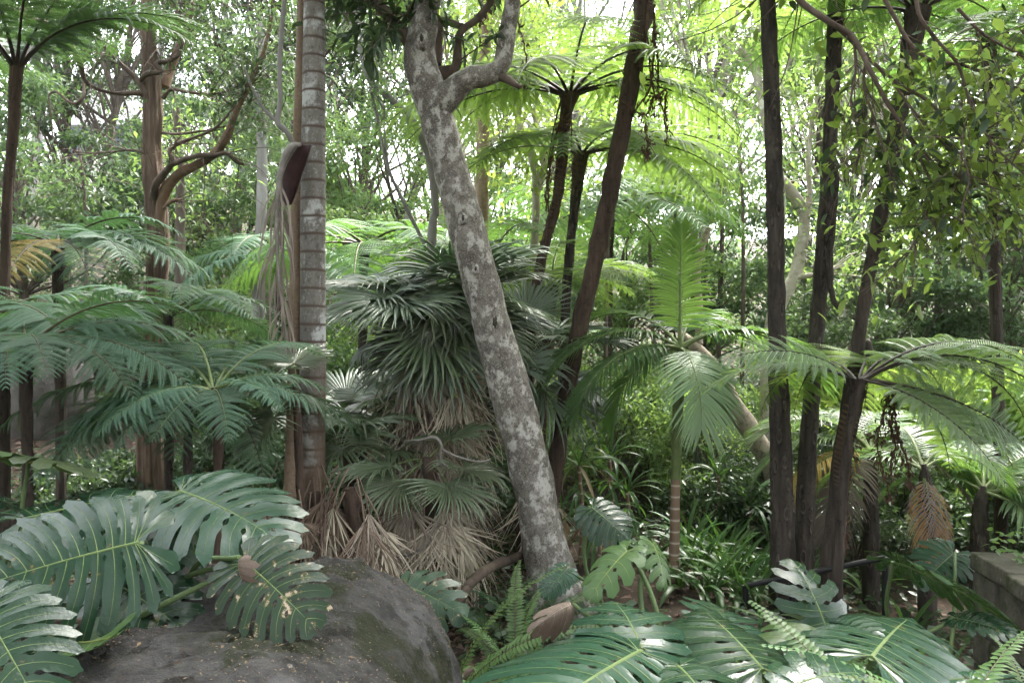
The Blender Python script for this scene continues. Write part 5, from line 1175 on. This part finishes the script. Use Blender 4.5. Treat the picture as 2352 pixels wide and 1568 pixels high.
for px, d, L, lab in [(1500, 7.4, .5, 'strap-leaved clump left of the cane palm stem'), (1440, 7.8, .5, 'strap-leaved clump between mottled tree and cane palm'), (1130, 7.9, .5, 'strap-leaved clump behind the fallen brown branch'), (1170, 6.4, .45, 'strap-leaved clump touching the mottled tree foot'), (1860, 7.8, .5, 'strap-leaved clump behind the second scarred trunk'), (1990, 7.6, .5, 'strap-leaved clump near the railing'), (1950, 6.0, .45, 'strap-leaved clump below the railing'), (2080, 6.4, .5, 'strap-leaved clump right of the railing post'), (2160, 5.6, .45, 'strap-leaved clump beside the stone wall'), (600, 7.2, .5, 'strap-leaved clump at the slim palm foot'), (560, 6.6, .45, 'strap-leaved clump behind the boulder'), (430, 7.2, .5, 'strap-leaved clump between the small fern trunks')]:
    clump('strap_leaf_plant', lab, 'plant', px, d, L, 'strap_leaf', 'strap', 12, 'scattered strap-leaved plants')
for px, d, sh_, lab in [(1330, 7.6, .95, 'cordyline rosette with drying leaves right of the mottled trunk'), (1400, 8.1, .9, 'cordyline rosette above the strap-leaved bed'), (1440, 7.9, .6, 'low cordyline rosette beside the strap-leaved bed'), (1370, 7.3, .5, 'low cordyline rosette by the leaning dark trunk'), (1290, 7.8, .5, 'cordyline rosette behind the mottled trunk foot'), (1650, 8.9, .7, 'dark cordyline rosette under the mossy limb'), (1720, 8.6, .5, 'dark cordyline rosette beside the thick scarred trunk')]:
    clump('cordyline', lab, 'plant', px, d, .5, 'thin_strap', 'strap', 24, 'cordyline rosettes', sh_, dry=5 if px < 1380 else 0)

# ------------------------------------------------------------------ sword ferns
def sword(label, px, py, d, L, n, mat='sword', azs=None, vs=(0, 1, 2, 3)):
    c = P(px, py, d); g = float(ground(c[0], c[1])); tt = thing('sword_fern', label, 'fern', (c[0], c[1], g), 'sword ferns'); rs_ = np.random.RandomState(int(px + py)); h = max(0, c[2] - g)
    azs = azs or [k * 137.5 for k in range(n)]
    for k, az in enumerate(azs): put('frond', shape('sword_frond', vs[k % len(vs)], mat, 'rachis'), tt, TRS((0, 0, h * .0), R(az), rs_.normal(0, .08), rs_.normal(0, .25), L * rs_.uniform(.85, 1.15)))
    return tt
sword('bright sword fern beside the right end of the boulder', 1030, 1560, 4.2, 1.1, 16)
sword('sword fern with long fronds just right of the boulder edge', 1120, 1600, 4.0, 1.05, 14)
sword('slim sword fern standing upright before the mottled tree', 1195, 1420, 4.7, .95, 7, azs=[90, 60, 120, 30, 160, 270, 0], vs=(0, 0, 1))
sword('sword fern at the foot of the mottled tree', 1200, 1340, 5.5, .85, 10, 'sword_dark')
sword('sword fern hanging under the hand-shaped monstera leaf', 1860, 1560, 3.6, .85, 10)
sword('sword fern arching over the lower right corner', 2200, 1640, 2.5, 1.0, 8, azs=[165, 140, 190, 120, 30, 80, 0, 215], vs=(0, 0, 1))
sword('sword fern at the right edge below the monstera', 2380, 1640, 2.6, 1.0, 8, azs=[170, 150, 190, 120, 90, 60], vs=(0, 1))
sword('dark sword fern in the shade left of the mottled tree foot', 1120, 1400, 5.6, .75, 10, 'sword_dark')
sword('sword fern by the path below the railing', 1980, 1420, 5.2, .8, 9, 'sword_dark')
sword('sword fern filling the gap under the bottom centre monstera', 1320, 1500, 4.6, .8, 10, 'sword_dark')

# ------------------------------------------------------------------ railing, wall, fence, fallen branches, vines, house
def bar(mb, a, b, r, sides=10, m=0): tube(mb, np.array([a, (np.asarray(a) + b) / 2, b]), r, sides, m)
def boxm(mb, c, h, jit=0, rs_=None, m=0, rot=None):
    v = np.array([[x, y, z] for x in (-1, 1) for y in (-1, 1) for z in (-1, 1)], float) * h
    if jit: v = v + rs_.uniform(-jit, jit, v.shape)
    if rot is not None: v = v @ rot.T
    mb.add(v + c, [[0, 1, 3, 2], [4, 6, 7, 5], [0, 4, 5, 1], [2, 3, 7, 6], [0, 2, 6, 4], [1, 5, 7, 3]], m)
a = P(2034, 1280, 6.0); b = P(1712, 1345, 6.4); g = float(ground(a[0], a[1]))
t = thing('railing', 'black steel handrail descending between the trunks at lower right', 'railing', (a[0], a[1], g)); o_ = np.array([a[0], a[1], g])
mb = MB(); bar(mb, a, b, .022); put('rail', mb.mesh('rail', MT['metal'], off=o_), t)
for q in (a, (a * .35 + b * .65), b):
    mb = MB(); gz = float(ground(q[0], q[1])); bar(mb, q + [0, 0, .005], np.array([q[0], q[1], gz - .08]), .026); put('post', mb.mesh('post', MT['metal'], off=o_), t)

wp = [P(2232, 1262, 5.3), P(2420, 1330, 4.3)]; wd = nrm((wp[1] - wp[0]) * [1, 1, 0]); wn = np.array([-wd[1], wd[0], 0]); ztop = wp[0][2]
if wn[0] < 0: wn = -wn
org = np.array([wp[0][0], wp[0][1], float(ground(wp[0][0], wp[0][1]))])
t = thing('stone_wall', 'weathered sandstone block wall at the right edge topped with creeper', 'wall', org)
rotm = np.stack([wd, wn, np.array([0, 0, 1.0])], 1); rs = np.random.RandomState(6); hh = .2; z = ztop - .1
for r_ in range(8):
    s = -.0 - .17 * (r_ % 2)
    while s < 2.4:
        l = rs.uniform(.34, .55); h_ = hh if r_ else .12
        x0 = max(s, 0.0)
        if s + l - x0 > .08:
            mb = MB(); boxm(mb, np.zeros(3), np.array([(s + l - x0) / 2 - .008, .21 + (.03 if r_ == 0 else 0) + rs.uniform(-.012, .012), h_ / 2 - .007]), .008, rs, rot=rotm)
            c = wp[0] + wd * ((x0 + s + l) / 2) + wn * .22; c = np.array([c[0], c[1], z - h_ / 2 + .1])
            o = put('stone', mb.mesh('stone', MT['stone'], smooth=False), t, Matrix.Translation(c - org)); bv = o.modifiers.new('b', 'BEVEL'); bv.width = .012; bv.segments = 2
        s += l
    z -= hh if r_ else .12
x_, y_ = wp[0][0], wp[0][1]
rs = np.random.RandomState(66); n = 420; s = rs.uniform(.0, 1.3, n) ** 1.3; pos = np.array([wp[0] + wd * q + wn * rs.uniform(.08, .75) for q in s]); pos[:, 2] = ztop + .01 + rs.rand(n) ** 2 * .16
mb = MB(); scatter(mb, pos, nrm(rs.normal(size=(n, 3)) * [1, 1, .4]), nrm(rs.normal(0, .4, (n, 3)) + [0, 0, 1]), rs.uniform(.03, .06, n), rs.uniform(.025, .045, n), LEAF6)
tag(put('creeper', mb.mesh('creeper', MT['leaf_pale'], off=wp[0]), M=Matrix.Translation(wp[0])), 'bright green small-leaved creeper lying along the stone wall top', 'creeper')

# wire fence and sunny grass behind the right-hand trunks
f0, f1 = P(1600, 1100, 10.4), P(2230, 1100, 9.8); gz = lambda q: float(ground(q[0], q[1]))
t = thing('wire_fence', 'fine green wire fence in front of sunny grass behind the trunks', 'fence', (f0[0], f0[1], gz(f0))); o_ = np.array([f0[0], f0[1], gz(f0)])
for k in range(6):
    q = f0 + (f1 - f0) * k / 5; mb = MB(); bar(mb, [q[0], q[1], gz(q) - .1], np.array([q[0], q[1], gz(q) + 1.15]), .02, 8); put('post', mb.mesh('post', MT['wire'], off=o_), t)
mb = MB()
for k in range(100):
    q = f0 + (f1 - f0) * k / 99; bar(mb, [q[0], q[1] - .03, gz(q)], np.array([q[0], q[1] - .03, gz(q) + 1.1]), .0035, 4)
for k in range(9):
    pp = np.array([[*(f0 + (f1 - f0) * q)[:2], gz(f0 + (f1 - f0) * q) + .05 + k * .13] for q in np.linspace(0, 1, 12)]) - [0, .03, 0]; tube(mb, pp, .003, 4)
put('wire_mesh', mb.mesh('wire_mesh', MT['wire'], off=o_), t, kind='stuff')
rs = np.random.RandomState(15); n = 16000; y = rs.uniform(10.2, 17, n); x = rs.uniform(.2, .72, n) * y * .9
mb = MB(); pos = np.stack([x, y, ground(x, y)], 1); scatter(mb, pos, nrm(np.stack([rs.normal(0, .4, n), rs.normal(0, .4, n), np.ones(n)], 1)), nrm(rs.normal(size=(n, 3)) + [0, -1, 0]), rs.uniform(.12, .3, n), .02)
put('grass', mb.mesh('grass', MT['grass']), kind='stuff')
# ground creepers: shaded ground cover in the beds
n = 15000; y = rs.uniform(4.4, 13, n); x = rs.uniform(-.66, .66, n) * y; keep = vnoise(np.stack([x, y, 0 * x], 1), .5, 4) > -.15; x, y = x[keep], y[keep]; n = len(x)
pos = np.stack([x, y, ground(x, y) + rs.rand(n) ** 2 * .28 + .02], 1); l = rs.uniform(.05, .12, n)
mb = MB(); scatter(mb, pos, nrm(rs.normal(size=(n, 3)) * [1, 1, .5]), nrm(rs.normal(0, .45, (n, 3)) + [0, 0, 1]), l, l * .6, LEAF2)
put('ground_cover', mb.mesh('ground_cover', MT['leaf_dark']), kind='stuff')

n = 42000; rs = np.random.RandomState(16); y = rs.uniform(12, 46, n); x = rs.uniform(-.72, .72, n) * y; v_ = vnoise(np.stack([x, y, 0 * x], 1), .35, 11)
keep = (v_ > -.35) | (x > 0); x, y, v_ = x[keep], y[keep], v_[keep]; n = len(x); pos = np.stack([x, y, ground(x, y) + rs.rand(n) * (.25 + 1.0 * np.clip(v_ + .3, 0, 1))], 1); l = rs.uniform(.1, .2, n)
mb = MB(); scatter(mb, pos, nrm(rs.normal(size=(n, 3)) * [1, 1, .7]), nrm(rs.normal(0, .5, (n, 3)) + [0, 0, 1]), l, l * .5, LEAF2)
put('undergrowth', mb.mesh('undergrowth', MT['leaf_mid']), kind='stuff')

def branch_thing(name, label, ctrls, mat, cat='branch', sides=9, amp=.15):
    q, r2 = wpath(ctrls[0], 40); mb = MB(); b = q[0].copy()
    for ct in ctrls: q, r2 = wpath(ct, 40); tube(mb, q, r2, sides, amp=amp, freq=9)
    return tag(put(name, mb.mesh(name, MT[mat], off=b), M=Matrix.Translation(b)), label, cat)
branch_thing('fallen_branch', 'crooked brown fallen branch leaning on the mottled tree foot', [[(1050, 1400, 5.6, 26), (1075, 1345, 5.7, 24), (1120, 1305, 5.9, 22), (1170, 1285, 6.2, 22), (1230, 1262, 6.5, 16)]], 'bark_limb')
branch_thing('lichen_twig', 'white lichened twig resting across the short fan palm', [[(930, 1012, 6.0, 3.1), (965, 1010, 5.9, 4.96), (998, 1004, 5.9, 8.06), (1014, 1024, 5.9, 7.44), (1012, 1058, 5.9, 4.96), (1028, 1070, 5.9, 3.72)], [(1012, 1030, 5.9, 5.58), (1050, 1048, 5.85, 4.96), (1100, 1060, 5.8, 4.96), (1128, 1055, 5.8, 4.34)]], 'twig_pale')
branch_thing('dead_twig', 'long thin dead twig lying over the straw fan leaves', [[(760, 1330, 6.0, 3), (800, 1292, 6.0, 5), (880, 1280, 6.0, 6), (950, 1270, 5.9, 6), (990, 1230, 5.9, 4), (1010, 1190, 5.9, 2)]], 'twig_pale')
branch_thing('surface_root', 'thick brown root lying under the left monstera leaves', [[(20, 1420, 3.0, 34), (90, 1428, 2.95, 36), (170, 1432, 2.95, 30), (240, 1440, 2.95, 20)]], 'bark_brown', 'root')
branch_thing('long_stalk', 'brown bare stalk leaning on the boulder to the scorched leaf', [[(300, 1425, 3.05, 16), (380, 1385, 3.05, 15), (450, 1350, 3.1, 13), (560, 1295, 3.2, 10)]], 'petiole', 'stalk', amp=.03)
branch_thing('hanging_stalk', 'dark scaly dried fern stalk hanging between the right-hand trunks', [[(1918, 370, 6.8, 8), (1920, 420, 6.8, 15), (1912, 520, 6.8, 15), (1905, 620, 6.8, 14), (1912, 680, 6.8, 13), (1925, 710, 6.8, 6)]], 'bark_fern', 'stalk', 14, .3)

def vine(label, ctrls, nleaf, seed):
    mb = MB(); q, r2 = wpath(ctrls[0], 30); b = q[0].copy(); rs_ = np.random.RandomState(seed)
    for ct in ctrls:
        q, r2 = wpath(ct, 40); q = q + np.cumsum(rs_.normal(0, .006, q.shape), 0); tube(mb, q, r2, 5, amp=.2, freq=12)
        i = rs_.randint(0, 40, nleaf); l = rs_.uniform(.03, .07, nleaf); scatter(mb, q[i] + rs_.normal(0, .02, (nleaf, 3)), rs_.normal(0, .5, (nleaf, 3)) - [0, 0, 1], rs_.normal(0, 1, (nleaf, 3)), l, l * .35)
    return tag(put('dried_vine', mb.mesh('dried_vine', MT['rootlets'], off=b), M=Matrix.Translation(b)), label, 'vine')
vine('red-brown dried vine dangling in strands from the dark leaning trunk', [[(1500, 10, 7.1, 6), (1500, 120, 7.1, 6), (1496, 200, 7.1, 5), (1470, 250, 7.1, 4), (1440, 262, 7.1, 3)], [(1505, 60, 7.1, 5), (1512, 180, 7.1, 5), (1520, 260, 7.1, 4), (1522, 330, 7.1, 3)], [(1490, -20, 7.1, 6), (1488, 140, 7.1, 5), (1500, 230, 7.1, 5), (1515, 210, 7.1, 5), (1526, 290, 7.1, 4)], [(1500, 220, 7.1, 4), (1480, 270, 7.1, 4), (1430, 240, 7.1, 3), (1400, 225, 7.1, 2)], [(1490, 280, 7.1, 3), (1482, 340, 7.1, 3), (1478, 380, 7.1, 2)]], 70, 1)
vine('brown rootlets trailing beside the curved central fern trunk', [[(1290, 260, 7.9, 5), (1272, 340, 7.9, 4), (1262, 450, 7.9, 4), (1255, 560, 7.9, 3)], [(1285, 280, 7.9, 4), (1258, 380, 7.9, 4), (1248, 480, 7.9, 3)]], 70, 2)
vine('dark dried vine hanging from the fork of the mottled tree', [[(1140, 0, 7.0, 6), (1120, 30, 7.0, 5), (1085, 45, 7.0, 4)], [(1170, 0, 6.8, 4), (1192, 100, 6.8, 3), (1190, 190, 6.8, 2)]], 60, 3)
vine('brown dead fern ribs hanging under the right-hand fern crown', [[(2040, 900, 6.2, 6), (2050, 980, 6.2, 5), (2045, 1100, 6.2, 4)], [(2050, 900, 6.2, 5), (2070, 1000, 6.2, 5), (2080, 1110, 6.2, 4)], [(2035, 920, 6.2, 4), (2025, 1020, 6.2, 4), (2060, 1150, 6.2, 3)], [(1950, 1000, 6.2, 4), (1945, 1100, 6.2, 4), (1940, 1250, 6.2, 3)]], 130, 4)

# a pale house glimpsed through the leaves on the hill
h0 = P(300, 400, 34); gz0 = float(ground(h0[0], h0[1])); t = thing('white_house', 'white house wall glimpsed through leaves high on the left hill', 'house', (h0[0], h0[1], gz0))
mb = MB(); boxm(mb, np.array([0, 0, 2.6]), np.array([1.9, 2, 2.9])); put('wall', mb.mesh('wall', MT['wall_white'], smooth=False), t)
mb = MB(); boxm(mb, np.array([0, 0, 5.62]), np.array([2.2, 2.3, .11])); put('roof', mb.mesh('roof', MT['roof'], smooth=False), t)
for x in (-1.0, .9):
    mb = MB(); boxm(mb, np.array([x, -2.01, 3.2]), np.array([.6, .04, .75])); f = put('window', mb.mesh('window', MT['roof'], smooth=False), t)
    mb = MB(); boxm(mb, np.array([x, -2.06, 3.2]), np.array([.52, .02, .67])); put('pane', mb.mesh('pane', MT['glass_dark'], smooth=False), f)

# ------------------------------------------------------------------ the damp pale air of the forest
hz, t_ = newmat('haze_air'); pv = t_.nodes.new('ShaderNodeVolumePrincipled'); pv.inputs['Density'].default_value = .0003; pv.inputs['Color'].default_value = (.93, .96, 1, 1); pv.inputs['Anisotropy'].default_value = .3
ho = t_.nodes.new('ShaderNodeOutputMaterial'); t_.links.new(pv.outputs[0], ho.inputs['Volume'])
mb = MB(); boxm(mb, np.array([0, 220, 15.5]), np.array([330, 265, 24])); put('haze', mb.mesh('haze', hz, smooth=False), kind='stuff')
